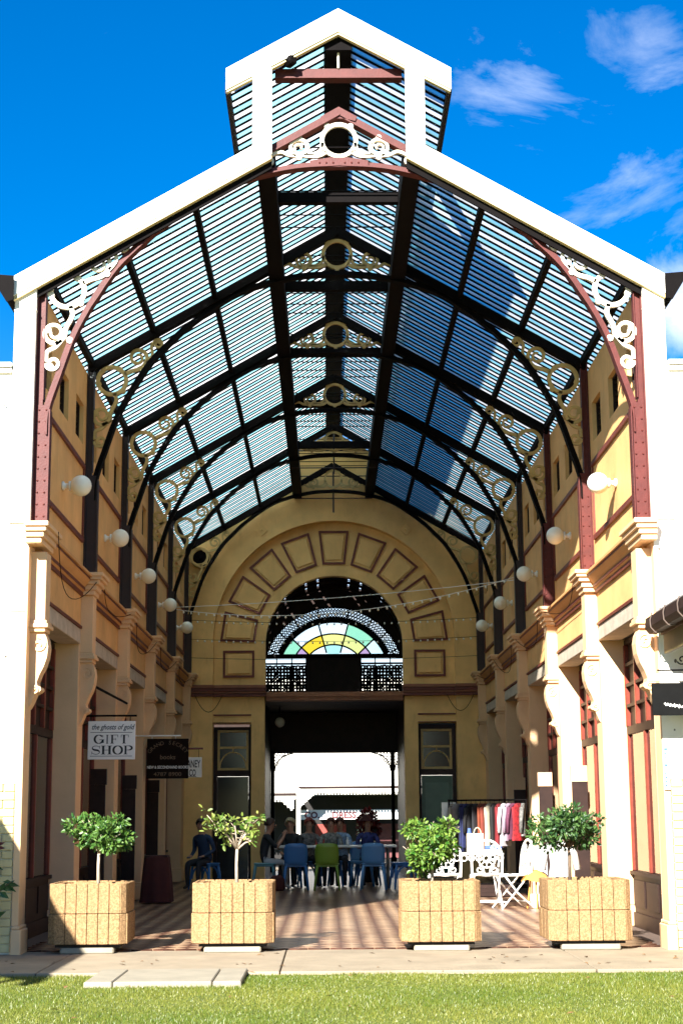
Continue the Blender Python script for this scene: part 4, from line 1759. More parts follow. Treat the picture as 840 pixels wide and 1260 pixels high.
def signs():
    # gift shop
    t = thing('gift_shop_sign', 'white hanging sign reading the ghosts of gold GIFT SHOP', 'sign', (-2.76, 4.0, 2.22), radians(2))
    MB().box(-.285, .285, -.012, .012, -.235, .225).build('board', M['signwhite'], t, bevel=.004)
    text('the ghosts of gold', (-.245, -.014, .125), .088, M['ink'], t, shear=.35, sx=.80, bold=.0008, ext=.001)
    MB().box(-.255, .25, -.0145, -.012, .085, .091).build('rule', M['ink'], t)
    MB().box(-.255, .25, -.0145, -.012, -.198, -.192).build('rule', M['ink'], t)
    serif_word('GIFT', -.215, -.045, [.125, .065, .10, .115], .105, -.0125, t, M['ink'], .006)
    serif_word('SHOP', -.24, -.175, [.11, .13, .13, .11], .105, -.0125, t, M['ink'], .006)
    m = MB()
    m.tube([(-.36, 0, .29), (.30, 0, .29)], .012, 6)
    for x in (-.22, .22):
        m.tube([(x, 0, .29), (x, 0, .224)], .005, 5)
    m.build('hanging_bar', M['black'], t)
    r = thing('tie_rod', 'long black iron rod sloping between two consoles above the gift shop sign', 'rod', (-2.93, 3.4, 2.84))
    MB().tube([(0, 0, 0), (.02, 3.2, -.0)], .018, 6).build('rod', M['black'], r)
    # book shop
    t = thing('bookshop_sign', 'dark brown hanging sign with a pale line about new and secondhand books', 'sign', (-2.66, 9.9, 2.21), radians(2))
    MB().box(-.325, .325, -.015, .015, -.32, .30).build('board', M['signdark'], t, bevel=.005)
    arc = 'GRAND SECRET'
    for i, ch in enumerate(arc):
        if ch == ' ':
            continue
        a = radians(150-120*i/(len(arc)-1))
        q = text(ch, (.30*cos(a), -.018, -.03+.24*sin(a)), .085, M['signgold'], t, 'CENTER', ext=.001)
        q.rotation_euler = (pi/2, -(a-pi/2), 0)
    text('books', (0, -.018, -.02), .10, M['signgold'], t, 'CENTER', bold=.001, ext=.001)
    text('NEW & SECONDHAND BOOKS', (0, -.018, -.165), .062, M['signwhite'], t, 'CENTER', bold=.0012, ext=.001, sx=.74)
    text('4787 8900', (0, -.018, -.28), .085, M['signgold'], t, 'CENTER', bold=.001, ext=.001, sx=1.2)
    m = MB()
    m.tube([(-.55, 0, .345), (.20, 0, .345)], .013, 6)
    for x in (-.25, .12):
        m.tube([(x, 0, .345), (x, 0, .30)], .006, 5)
    m.build('hanging_bar', M['white_metal'], t)
    t = thing('company_sign', 'small white hanging sign showing ANEY CO, half hidden behind the bookshop sign', 'sign', (-2.58, 11.5, 2.11), radians(1))
    MB().box(-.33, .33, -.012, .012, -.165, .165).build('board', M['signwhite'], t, bevel=.004)
    text('ANEY', (.305, -.014, .0), .17, M['ink'], t, 'RIGHT', bold=.003, ext=.001, sx=.5)
    text('CO', (.12, -.014, -.14), .15, M['ink'], t, 'LEFT', bold=.003, ext=.001, sx=.5)
    MB().box(.1, .24, -.0145, -.012, -.155, -.147).build('rule', M['ink'], t)
    m = MB()
    m.tube([(-.5, 0, .31), (.35, 0, .31)], .016, 6)
    for x in (-.2, .28):
        m.tube([(x, 0, .31), (x, 0, .16)], .005, 5)
    m.build('hanging_bar', M['maroon'], t)
    # black sign on the right facade with white rail and iron scroll
    t = thing('black_sign', 'black hanging sign with a small white script line at the right edge', 'sign', (3.33, -.42, 2.36))
    MB().box(-.42, .45, -.015, .015, -.155, .15).build('board', mat('sign_black', (.005, .005, .005), .7, .2, 9, spec=.08), t, bevel=.004)
    pts = [(-.31+.0085*i, .0+.014*sin(i*1.9)+.01*sin(i*3.1)-.05-.0012*i) for i in range(28)]
    MB().ribbon(pts, .012, -.018, -.0145).build('script', M['signwhite'], t)
    m = MB()
    m.box(-.44, .6, -.03, .03, .165, .235)
    m.build('rail', M['white'], t, bevel=.006)
    m = MB()
    m.tube([(-.36, 0, .27), (.6, 0, .275)], .008, 6)
    for (cx, cz, r, a, tn) in ((-.12, .37, .05, 3.5, 1.2), (-.05, .44, .045, 4.6, -1.2), (-.02, .32, .05, 2, 1.2)):
        m.tube([(p[0], 0, p[1]) for p in spiral(cx, cz, r, .012, a, tn)], .007, 5)
    m.tube([(p.x, 0, p.y) for p in spline([(-.09, .42), (-.04, .37), (.06, .35), (.3, .37), (.6, .36)], 6)], .008, 5)
    m.build('iron_scroll', M['black'], t)
    t = thing('wall_notice', 'narrow upright white notice with blue marks on the right entrance pier', 'sign', (3.08, -.118, 1.75))
    MB().box(-.028, .028, -.004, .004, -.23, .23).build('plate', M['signwhite'], t)
    m = MB()
    for i in range(11):
        z = -.2+i*.038
        m.box(-.018, -.018+random.uniform(.012, .036), -.0055, -.004, z, z+random.choice((.012, .022)))
    m.build('blue_print', M['inkblue'], t, kind='stuff')
    t = thing('floodlight', 'small black floodlight fixed on the red collar of the front gable', 'floodlight', (-.5, -.14, 8.98))
    m = MB()
    m.lathe([(.05, -.08), (.075, -.05), (.08, .05), (.06, .08)], n=12)
    b = m.build('housing', M['black'], t)
    b.rotation_euler = (pi/2.3, 0, .7)
    MB().box(-.16, .02, .06, .1, -.02, .02).build('arm', M['black'], t)
    t.scale = (.75, .75, .75)


# ------------------------------------------------------------------ string lights
def strings():
    specs = [((-2.9, 13.4, 5.05), (2.9, 10.2, 5.05), .06, 'cream'), ((-2.9, 13.5, 5.02), (2.9, 10.25, 5.10), .32, 'cream'),
             ((-2.9, 16.6, 5.20), (2.9, 16.6, 5.22), .08, 'dark'), ((-2.9, 16.65, 4.82), (2.9, 16.65, 4.84), .07, 'dark'), ((-2.9, 16.7, 4.45), (2.9, 16.7, 4.46), .06, 'dark')]
    labs = ['nearly straight pale festoon cable crossing the arcade before the arch', 'sagging pale string of little bulbs crossing the arcade before the arch',
            'topmost of the three dark light strings close to the end wall', 'middle one of the three dark light strings close to the end wall', 'lowest of the three dark light strings close to the end wall']
    for (a, b, sag, c), lab in zip(specs, labs):
        t = thing('string_light', lab, 'string lights', (0, 0, 0), 0, 'string lights across the arcade')
        a, b = Vector(a), Vector(b)
        pts = []
        for i in range(41):
            u = i/40
            p = a.lerp(b, u)
            p.z -= sag*4*u*(1-u)
            pts.append(p)
        mm = M['white_metal'] if c == 'cream' else M['black']
        MB().tube(pts, .006 if c == 'cream' else .005, 5).build('wire', mm, t)
        if sag != .06:
            bm_ = MB().ball((0, 0, -.03), .018, 8, 6, (1, 1, 1.3)).mesh('bulb', M['opal'], True)
            for i in range(1, 40, 1):
                obj('bulb', bm_, t, pts[i])
    for s in (-1, 1):
        t = thing('string_light', 'dark light cable looping along the cornice of the %s wall' % ('left' if s < 0 else 'right'), 'string lights', (0, 0, 0), 0, 'light cables looping along the cornices')
        m = MB()
        for k in range(NB):
            if s > 0 and k < 1:
                continue
            a, b = Vector((s*2.84, k*L_+.3, 4.12)), Vector((s*2.80, (k+1)*L_-.1, 4.1))
            dr = random.uniform(.16, .45)
            pts = []
            for i in range(15):
                u = i/14
                p = a.lerp(b, u)
                p.z -= dr*4*u*(1-u)
                p.x = s*(2.84+.12*sin(pi*u))
                pts.append(p)
            m.tube(pts, .0045, 5)
        m.build('wire', M['black'], t)
    for s in (-1, 1):
        t = thing('string_light', 'short swag of lights drooping below the end wall cornice at %s' % ('left' if s < 0 else 'right'), 'string lights', (0, 0, 0), 0, 'light swags on the end wall')
        pts = [(s*(2.28+.55*i/12), YE-.14, 3.72-.34*4*(i/12)*(1-i/12)) for i in range(13)]
        MB().tube(pts, .007, 5).build('wire', M['black'], t)


# ------------------------------------------------------------------ furniture
def plastic_chair(label, x, y, rz, m, stool=False, group=None):
    t = thing('plastic_stool' if stool else 'plastic_chair', label, 'stool' if stool else 'chair', (x, y, FZ), rz, group)
    # faces +y (back at -y)
    s = MB()
    s.prism([(-.19, -.18), (.19, -.18), (.21, -.1), (.21, .17), (.17, .21), (-.17, .21), (-.21, .17), (-.21, -.1)], 'z', .425, .45)
    s.prism([(-.185, -.17), (.185, -.17), (.2, .17), (-.2, .17)], 'z', .39, .426)
    s.build('seat', m, t, bevel=.012)
    lm = MB().tube([(0, 0, .40), (.02, .012, .22), (.045, .03, 0)], [.024, .02, .016], 6)
    for sx in (-1, 1):
        for sy in (-1, 1):
            q = MB().tube([(sx*.165, sy*.15, .41), (sx*.19, sy*.175, .22), (sx*.215, sy*.205, 0)], [.027, .021, .017], 6)
            q.build('leg', m, t, True)
    if stool:
        for sx in (-1, 1):
            MB().ribbon([(.17*cos(pi*i/10), .18+.21*sin(pi*i/10)) for i in range(11)], .03, sx*.17-.01, sx*.17+.01).build('apron', m, t)
    if not stool:
        b = MB()
        n, h = 7, 6
        vs = []
        for side in (0, 1):
            for j in range(h):
                v = j/(h-1)
                wz = .185+.02*sin(pi*v)-.02*max(0, v-.8)*5*.3
                for i in range(n):
                    u = -1+2*i/(n-1)
                    yy = -.17-.075*v+.035*u*u-.0
                    zz = .42+.37*v-(.025*u**4 if j == h-1 else 0)
                    vs.append((u*wz, yy-(.018 if side else 0), zz))
        N = n*h
        fs = []
        for j in range(h-1):
            for i in range(n-1):
                a = j*n+i
                fs.append((a, a+1, a+n+1, a+n))
                fs.append((N+a+n, N+a+n+1, N+a+1, N+a))
        for i in range(n-1):
            fs.append((i+1, i, N+i, N+i+1))
            fs.append(((h-1)*n+i, (h-1)*n+i+1, N+(h-1)*n+i+1, N+(h-1)*n+i))
        for j in range(h-1):
            fs.append((j*n, j*n+n, N+j*n+n, N+j*n))
            fs.append((j*n+n-1+n, j*n+n-1, N+j*n+n-1, N+j*n+n-1+n))
        b.add(vs, fs)
        b.build('backrest', m, t, True)
    return t


def cafe():
    G = 'plastic chairs at the cafe table'
    plastic_chair('blue plastic chair at the left end of the cafe table', -.71, 12.55, .05, M['bluepl'], group=G)
    plastic_chair('green plastic chair in front of the cafe table', -.17, 12.45, 0, M['greenpl'], group=G)
    plastic_chair('grey-blue plastic chair in front of the cafe table, right of the green one', .63, 12.5, -.08, M['lbluepl'], group=G)
    plastic_chair('pale blue plastic chair on the far side of the cafe table', .45, 13.95, pi, M['lbluepl'], group=G)
    plastic_chair('blue plastic stool at the right end of the cafe table', 1.16, 12.75, .2, M['bluepl'], True)
    plastic_chair('teal plastic stool under the seated man in pale trousers', -1.26, 12.95, -pi/2, M['tealpl'], True)
    t = thing('cafe_table', 'long pale cafe table with the seated group behind it', 'table', (0, 13.25, FZ))
    MB().box(-1.02, 1.05, -.34, .34, .70, .735).build('tabletop', M['tabletop'], t, bevel=.008)
    for x in (-.85, .9):
        for y in (-.25, .25):
            MB().tube([(x, y, 0), (x, y, .70)], .02, 8).build('leg', M['steel'], t)
    b = thing('bottle', 'small pale bottle standing on the cafe table', 'bottle', (.19, 13.05, FZ+.735))
    MB().lathe([(.025, 0), (.027, .08), (.012, .11), (.012, .14)], n=10).build('body', M['signwhite'], b, True)
    r = thing('red_bag', 'dark red bag on the floor beside the teal stool', 'bag', (-1.02, 12.3, FZ))
    m = MB()
    m.lathe([(.11, 0), (.14, .05), (.13, .2), (.07, .26)], n=12, sy=.6)
    m.build('body', M['redcloth'], r, True)
    MB().tube([(.06*cos(pi*i/8), 0, .25+.1*sin(pi*i/8)) for i in range(9)], .008, 5).build('handle', M['redcloth'], r)
    t = thing('draped_table', 'small table under a dark red cloth beside the left shops', 'table', (-2.68, 8.7, FZ))
    m = MB()
    n = 28
    vs = []
    for j, (rr, z) in enumerate(((.0, .69), (.2, .69), (.225, .66), (.25, .35), (.28, .02))):
        for i in range(n):
            a = 2*pi*i/n
            q = rr*(1+(.07*sin(7*a) if j > 2 else 0))
            sq = 1/max(abs(cos(a)), abs(sin(a)))**.6
            vs.append((q*cos(a)*sq*.85, q*sin(a)*sq*.85, z))
    fs = [(j*n+i, j*n+(i+1) % n, (j+1)*n+(i+1) % n, (j+1)*n+i) for j in range(4) for i in range(n)]
    m.add(vs, fs)
    m.build('cloth', M['redcloth'], t, True)
    MB().box(-.17, .17, -.17, .17, .66, .685).build('top', M['brown'], t)


def iron_chair(label, x, y, rz):
    t = thing('garden_chair', label, 'chair', (x, y, FZ), rz, 'white iron garden chairs')
    wm = M['white_metal']
    m = MB()
    m.tube([(.19*cos(2*pi*i/20), .19*sin(2*pi*i/20), .44) for i in range(20)], .012, 5, True)
    for i in range(-3, 4):
        h = sqrt(max(0, .19**2-(i*.05)**2))
        m.tube([(i*.05, -h, .44), (i*.05, h, .44)], .008, 4)
    m.build('seat', wm, t, True)
    for s in (-1, 1):   # crossed folding legs on both sides
        MB().tube([(s*.17, -.2, .46), (s*.18, 0, .24), (s*.19, .22, 0)], .0125, 6).build('leg', wm, t, True)
        MB().tube([(s*.19, .17, .44), (s*.19, 0, .22), (s*.20, -.24, 0)], .0125, 6).build('leg', wm, t, True)
    m = MB()
    m.tube([(-.19, .14, .09), (.19, .14, .09)], .01, 5)
    m.tube([(-.2, -.16, .09), (.2, -.16, .09)], .01, 5)
    m.build('stretcher', wm, t)
    fn = lambda q: (q[0], -.2-.12*(q[2]-.44)+q[1], q[2])
    b = MB()
    arch = [(-.2, .42), (-.205, .6)]+[(.205*cos(pi-pi*i/12), .68+.23*sin(pi-pi*i/12)) for i in range(13)]+[(.205, .6), (.2, .42)]
    b.ribbon(arch, .028, -.012, .012, fn)
    b.ribbon(circ(0, .66, .115, 20), .018, -.008, .008, fn, True)
    b.ribbon(circ(0, .66, .05, 12), .016, -.008, .008, fn, True)
    for s in (-1, 1):
        b.ribbon([(s*a, c) for a, c in spiral(.1, .52, .055, .015, 1.5, 1.3)], .016, -.008, .008, fn)
        b.ribbon([(s*a, c) for a, c in spiral(.1, .81, .045, .012, -1.5, -1.3)], .016, -.008, .008, fn)
        b.ribbon([(s*.03, .45), (s*.05, .55)], .016, -.008, .008, fn)
    b.ribbon([(-.2, .46), (.2, .46)], .024, -.01, .01, fn)
    for a in range(8):
        an = 2*pi*a/8
        b.ribbon([(.055*cos(an), .66+.055*sin(an)), (.11*cos(an), .66+.11*sin(an))], .012, -.006, .006, fn)
    b.build('backrest', wm, t)
    return t


def garden_set():
    wm = M['white_metal']
    t = thing('garden_table', 'white iron garden table carrying the paper shopping bag', 'table', (1.73, 7.35, FZ))
    MB().box(-.55, .55, -.3, .3, .70, .722).build('tabletop', wm, t, bevel=.006)
    m = MB()
    for i in range(11):
        m.ribbon(circ(-.5+i*.1, .66, .04, 10), .014, -.3, -.288, closed=True)
    m.build('lace_skirt', wm, t)
    for s in (-1, 1):
        for yy in (-.22, .22):
            MB().tube([(s*.5, yy, .70), (s*.46, yy, .4), (s*.5, yy, .1), (s*.54, yy, 0)], .014, 6).build('leg', wm, t, True)
    iron_chair('white iron garden chair with its back to the camera, at centre of table', 1.99, 6.75, 0)
    iron_chair('white iron garden chair at left of table, partly behind the green shrub', 1.42, 6.8, .1)
    iron_chair('white folding garden chair turned sideways at right of table', 2.34, 6.7, pi/2+.25)
    b = thing('paper_bag', 'pale paper shopping bag with loop handles on the white garden table', 'bag', (1.90, 7.2, FZ+.722))
    m = MB()
    m.prism([(-.115, -.05), (.115, -.05), (.115, .05), (-.115, .05)], 'z', 0, .27)
    m.build('body', M['bag'], b, bevel=.006)
    m = MB()
    m.tube([(.05*cos(pi*i/10)+.03, -.045, .26+.09*sin(pi*i/10)) for i in range(11)], .006, 5)
    m.build('handle', M['bag'], b)
    b = thing('blue_bottle', 'blue bottle standing behind the paper bag on garden table', 'bottle', (1.84, 7.42, FZ+.722))
    MB().lathe([(.035, 0), (.035, .26), (.025, .30), (.02, .34)], n=12).build('body', M['bluecloth'], b, True)
    c = thing('folded_cloth', 'blue and white folded cloth on the right end of garden table', 'cloth', (2.14, 7.2, FZ+.722))
    MB().box(-.12, .12, -.1, .1, 0, .05).build('lower_fold', M['signwhite'], c, bevel=.012)
    MB().box(-.11, .12, -.09, .09, .051, .10).build('upper_fold', M['bluecloth'], c, bevel=.012)
    # small side table with orange cloth
    t = thing('side_table', 'small round side table under a pointed orange cloth by the right wall', 'table', (2.66, 6.6, FZ))
    n = 16
    m = MB()
    vs = [(0, 0, .52)]
    for rr, z in ((.06, .49), (.15, .43), (.2, .37)):
        for i in range(n):
            a = 2*pi*i/n
            vs.append((rr*cos(a)*(1+.08*sin(5*a)), rr*sin(a), z-.02*cos(4*a)*(rr > .1)))
    fs = [(0, 1+i, 1+(i+1) % n) for i in range(n)]+[(1+j*n+i, 1+j*n+(i+1) % n, 1+(j+1)*n+(i+1) % n, 1+(j+1)*n+i) for j in range(2) for i in range(n)]
    m.add(vs, fs)
    m.build('cloth', M['orange'], t, True)
    for k in range(3):
        a = 2*pi*k/3+.4
        MB().tube([(.08*cos(a), .08*sin(a), .42), (.15*cos(a), .15*sin(a), 0)], .012, 5).build('leg', M['orange'], t)
    b = thing('white_pot', 'white pot standing under the orange-covered side table', 'pot', (2.66, 6.6, FZ))
    MB().lathe([(.06, 0), (.085, .02), (.09, .17), (.08, .19)], n=14).build('body', M['signwhite'], b, True)
    b = thing('leaning_board', 'plain white board standing against the right wall behind side table', 'board', (2.86, 7.6, FZ))
    m = MB()
    m.box(-.09, .09, -.015, .015, 0, .80)
    m.build('panel', M['signwhite'], b, bevel=.004)
    # white blouse shown on a stand
    t = thing('garment_stand', 'white blouse displayed on a low stand behind the rightmost planter', 'clothing display', (2.5, 3.2, FZ))
    MB().tube([(0, 0, 0), (0, 0, 1.0)], .014, 6).build('pole', M['steel'], t)
    MB().lathe([(.14, 0), (.14, .015), (.03, .03)], n=14).build('foot', M['steel'], t)
    m = MB()
    n = 24
    vs = []
    prof = [(.035, .98), (.05, .95), (.125, .91), (.12, .80), (.105, .68), (.135, .52), (.155, .40)]
    for j, (rr, z) in enumerate(prof):
        for i in range(n):
            a = 2*pi*i/n
            q = rr*(1+.06*j/6*sin(6*a))
            vs.append((q*cos(a), q*sin(a)*.6, z))
    m.add(vs, [(j*n+i, j*n+(i+1) % n, (j+1)*n+(i+1) % n, (j+1)*n+i) for j in range(len(prof)-1) for i in range(n)])
    for s in (-1, 1):
        m.tube([(s*.1, 0, .90), (s*.17, -.01, .80), (s*.2, -.02, .62)], [.045, .04, .045], 8)
    m.build('blouse', mat('blouse_cotton', (.45, .44, .42), .85, .1, 14, .4, 60), t, True)


def clothes():
    t = thing('clothes_rack', 'black clothes rail by the right shops, hung with garments', 'clothes rack', (2.33, 9.7, FZ))
    m = MB()
    m.tube([(-.62, 0, 1.47), (.62, 0, 1.47)], .014, 6)
    m.build('rail', M['black'], t)
    for s in (-1, 1):
        MB().tube([(s*.6, 0, .05), (s*.6, 0, 1.47)], .014, 6).build('upright', M['black'], t)
        MB().tube([(s*.6, -.25, .03), (s*.6, .25, .03)], .014, 6).build('foot', M['black'], t)
    MB().tube([(-.6, 0, .2), (.6, 0, .2)], .012, 6).build('lower_bar', M['black'], t)
    # white framed mirror card leaning behind the rail
    C = [('beige-grey blouse at the left end of the rail', (.42, .38, .30), .55), ('pale grey top beside the beige blouse', (.35, .34, .32), .5), ('navy blue dress, left one of two', (.015, .025, .10), .78),
         ('navy blue dress, right one of two', (.02, .03, .13), .72), ('black coat with a small white tag', (.012, .012, .014), .8), ('charcoal skirt left of the rust dress', (.03, .03, .035), .7),
         ('rust orange dress', (.34, .07, .025), .80), ('brick red dress beside the rust one', (.26, .045, .025), .78), ('long cream scarf', (.62, .55, .40), .75), ('black trousers right of the cream scarf', (.01, .01, .01), .8),
         ('crimson dress', (.26, .012, .018), .72), ('white shirt', (.75, .73, .74), .70), ('lilac-pink shirt', (.45, .33, .42), .62), ('plum blouse', (.16, .035, .08), .6),
         ('bright red patterned dress', (.42, .012, .018), .62), ('black and white print top at the right end of the rail', (.25, .24, .22), .55)]
    for i, (nm, c, ln) in enumerate(C):
        x = -.55+1.1*i/(len(C)-1)
        rnd = random.Random(i)
        g = thing('garment', nm+(', hanging on the black clothes rail' if 'rail' not in nm else ''), 'clothing', (2.33+x, 9.7, FZ+1.47), rnd.uniform(.9, 1.35), 'garments hanging on the rail')
        m = MB()
        m.tube([(0, 0, .016), (.0, 0, -.03), (-.0, 0, -.05)], .004, 4)
        m.tube([(-.18, 0, -.10), (0, 0, -.05), (.18, 0, -.10)], .006, 4)
        m.build('hanger', M['black'], g)
        n = 18
        vs = []
        prof = [(.03, -.05), (.12, -.075), (.195, -.12), (.17, -.3), (.16, -.45*ln/.7), (.19, -ln)]
        ph = rnd.uniform(0, 6)
        for j, (rr, z) in enumerate(prof):
            for q in range(n):
                a = 2*pi*q/n
                d = .018+.012*j/5*(1+sin(5*a+ph))
                vs.append((rr*cos(a)+.01*j/5*sin(4*a+ph), d*sin(a)*1.6+.012*j/5*sin(cos(a)*9+ph), z))
        m = MB()
        m.add(vs, [(j*n+q, j*n+(q+1) % n, (j+1)*n+(q+1) % n, (j+1)*n+q) for j in range(len(prof)-1) for q in range(n)])
        if i in (0, 4, 11, 12, 13, 15):
            for s in (-1, 1):
                m.tube([(s*.17, 0, -.12), (s*.21, .01, -.3), (s*.2, .015, -.5)], [.035, .03, .028], 7)
        m.build('cloth', mat('cloth_%s' % nm.split(' ')[0], tuple(v*.6 for v in c), .85, .2 if 'print' not in nm and 'pattern' not in nm else .8, 16, .3, 100), g, True)
    b = thing('white_card', 'white framed card hanging at the left end of the clothes rail', 'card', (1.70, 9.75, 1.35))
    MB().box(-.08, .14, -.01, .01, -.16, .14).build('card', M['steel'], b)
    b = thing('crate', 'dark low crate on the floor beneath the clothes rail', 'crate', (2.4, 9.75, FZ))
    m = MB()
    for z in (.02, .08, .14):
        m.box(-.3, .3, -.16, -.14, z, z+.045)
        m.box(-.3, .3, .14, .16, z, z+.045)
        m.box(-.3, -.28, -.139, .139, z, z+.045)
        m.box(.28, .3, -.139, .139, z, z+.045)
    m.box(-.279, .279, -.139, .139, 0, .015)
    m.build('slats', M['brown'], b)


# ------------------------------------------------------------------ people
def skin_mesh(name, verts, edges, radii, root, m, sub=1):
    me = bpy.data.meshes.new(name)
    me.from_pydata(verts, edges, [])
    o = bpy.data.objects.new(name, me)
    COL.objects.link(o)
    sk = o.modifiers.new('s', 'SKIN')
    sk.use_smooth_shade = True
    for i, r in enumerate(radii):
        d = me.skin_vertices[0].data[i]
        d.radius = r if isinstance(r, tuple) else (r, r)
        d.use_root = (i == root)
    ss = o.modifiers.new('u', 'SUBSURF')
    ss.levels = sub
    ss.render_levels = sub
    dg = bpy.context.evaluated_depsgraph_get()
    dg.update()
    out = bpy.data.meshes.new_from_object(o.evaluated_get(dg))
    bpy.data.objects.remove(o)
    out.materials.clear()
    for q in (m if isinstance(m, list) else [m]):
        out.materials.append(q)
    return out


def person(label, x, y, rz, top, legs, hair, lean=.12, arms='table', hat=None, longhair=False, head_turn=0, pattern=False):
    """seated adult facing +y in local space, seat height .44"""
    t = thing('person', label, 'person', (x, y, FZ), rz)
    t.scale = (.93, .93, .93)
    V, E, R = [], [], []

    def add(p, r, par=None):
        V.append(tuple(p))
        R.append(r)
        if par is not None:
            E.append((par, len(V)-1))
        return len(V)-1
    pel = add((0, 0, .52), (.135, .10))
    wa = add((0, .0+lean*.2, .68), (.125, .09), pel)
    ch = add((0, .02+lean*.55, .86), (.145, .10), wa)
    sh = add((0, .02+lean*.8, .97), (.10, .07), ch)
    nk = add((0, .03+lean*.95, 1.04), (.048, .048), sh)
    hd0 = add((0, .045+lean*1.05, 1.10), (.062, .07), nk)
    hd1 = add((0, .05+lean*1.1, 1.18), (.075, .09), hd0)
    hd2 = add((0, .045+lean*1.1, 1.255), (.05, .06), hd1)
    hands = []
    for s in (-1, 1):
        a0 = add((s*.17, .02+lean*.75, .95), .055, sh)
        if arms == 'table':
            a1 = add((s*.22, .14+lean, .74), .042, a0)
            a2 = add((s*.12, .36+lean, .745), .030, a1)
            dirv = Vector((-s*.35, .9, .02)).normalized()
        elif arms == 'up':
            a1 = add((s*.20, .16+lean, .76), .042, a0)
            a2 = add((s*.08, .30+lean, .95), .030, a1)
            dirv = Vector((-s*.3, .25, .9)).normalized()
        else:
            a1 = add((s*.22, .04, .72), .042, a0)
            a2 = add((s*.15, .26, .62), .030, a1)
            dirv = Vector((-s*.2, .95, -.15)).normalized()
        pm = add(Vector(V[a2])+dirv*.05, (.034, .018), a2)
        kn = add(Vector(V[a2])+dirv*.085, (.036, .016), pm)
        hands.append((s, V[a2], dirv, kn, pm))
        l1 = add((s*.10, .06, .50), .082, pel)
        l2 = add((s*.12, .42, .49), .062, l1)
        l3 = add((s*.12, .44, .28), .050, l2)
        l4 = add((s*.12, .42, .07), .036, l3)
        add((s*.13, .54, .035), (.04, .026), l4)
    nb = len(V)
    for s, w, d, kn, pm in hands:
        side = d.cross(Vector((0, 0, 1)))
        if side.length < .1:
            side = Vector((1, 0, 0))
        side.normalize()
        base = Vector(V[kn])
        for q in range(4):
            o_ = side*((q-1.5)*.019)
            ln = (.062, .072, .068, .052)[q]
            f1 = add(base+o_+d*.02, .0085, kn)
            f2 = add(base+o_+d*(.02+ln*.5)+Vector((0, 0, -.006)), .008, f1)
            add(base+o_+d*(.02+ln)+Vector((0, 0, -.02)), .0065, f2)
        th = add(Vector(V[pm])-side*s*.04+d*.02, .0095, pm)
        add(Vector(V[pm])-side*s*.055+d*.055, .008, th)
    me = skin_mesh('body', V, E, R, pel, [M['skin'], top, legs])
    idx = []
    shz = 1.015+.0
    for p in me.polygons:
        c = p.center
        armlow = abs(c.x) > .06 and c.y > .20+lean*.8 and c.z > .6
        if c.z > shz or armlow:
            idx.append(0)
        elif c.z > .585 or (c.y < .02 and c.z > .5):
            idx.append(1)
        else:
            idx.append(2)
    me.polygons.foreach_set('material_index', idx)
    obj('body', me, t)
    hy = .05+lean*1.1
    hc = Vector((0, hy, 1.185))
    # face: nose, eyes, mouth, ears
    f = MB()
    f.ball((hc.x, hc.y+.098, hc.z-.012), .014, 8, 6, (.8, 1.1, 1.4))
    for s in (-1, 1):
        f.ball((s*.083, hc.y, hc.z-.01), .022, 8, 6, (.4, .8, 1.3))
    f.build('face', M['skin'], t, True)
    e = MB()
    for s in (-1, 1):
        e.ball((s*.032, hc.y+.082, hc.z+.012), .010, 8, 6)
    e.build('eyes', M['ink'], t, True)
    MB().ball((0, hc.y+.084, hc.z-.048), .02, 8, 6, (1.2, .5, .35)).build('mouth', bpy.data.materials.get('lips') or mat('lips', (.3, .09, .07), .5, 0), t, True)
    h = MB()
    n = 18
    rows = 9
    vs = []
    low = -.12 if longhair else -.045
    for j in range(rows):
        v = j/(rows-1)
        for i in range(n):
            a = 2*pi*i/n
            fr = max(0, sin(a))          # front is +y
            end = pi*.52+(.75 if longhair else .32)*(1-fr)-.55*fr
            th = .03+v*(end-.03)
            rx, ry, rz_ = .098, .112, .11
            wob = 1+.05*sin(7*a+j)*v
            vs.append((rx*sin(th)*cos(a)*wob, hc.y-.012+ry*sin(th)*sin(a)*wob, hc.z+.025+rz_*cos(th)))
    h.add(vs, [(j*n+i, j*n+(i+1) % n, (j+1)*n+(i+1) % n, (j+1)*n+i) for j in range(rows-1) for i in range(n)]+[list(range(n))])
    h.build('hair', hair, t, True)
    if hat:
        q = MB()
        q.lathe([(.19, .0), (.185, .015), (.11, .03), (.105, .10), (.07, .13), (.01, .135)], (0, hc.y, hc.z+.05), 18)
        q.build('hat', hat, t, True)
    return t


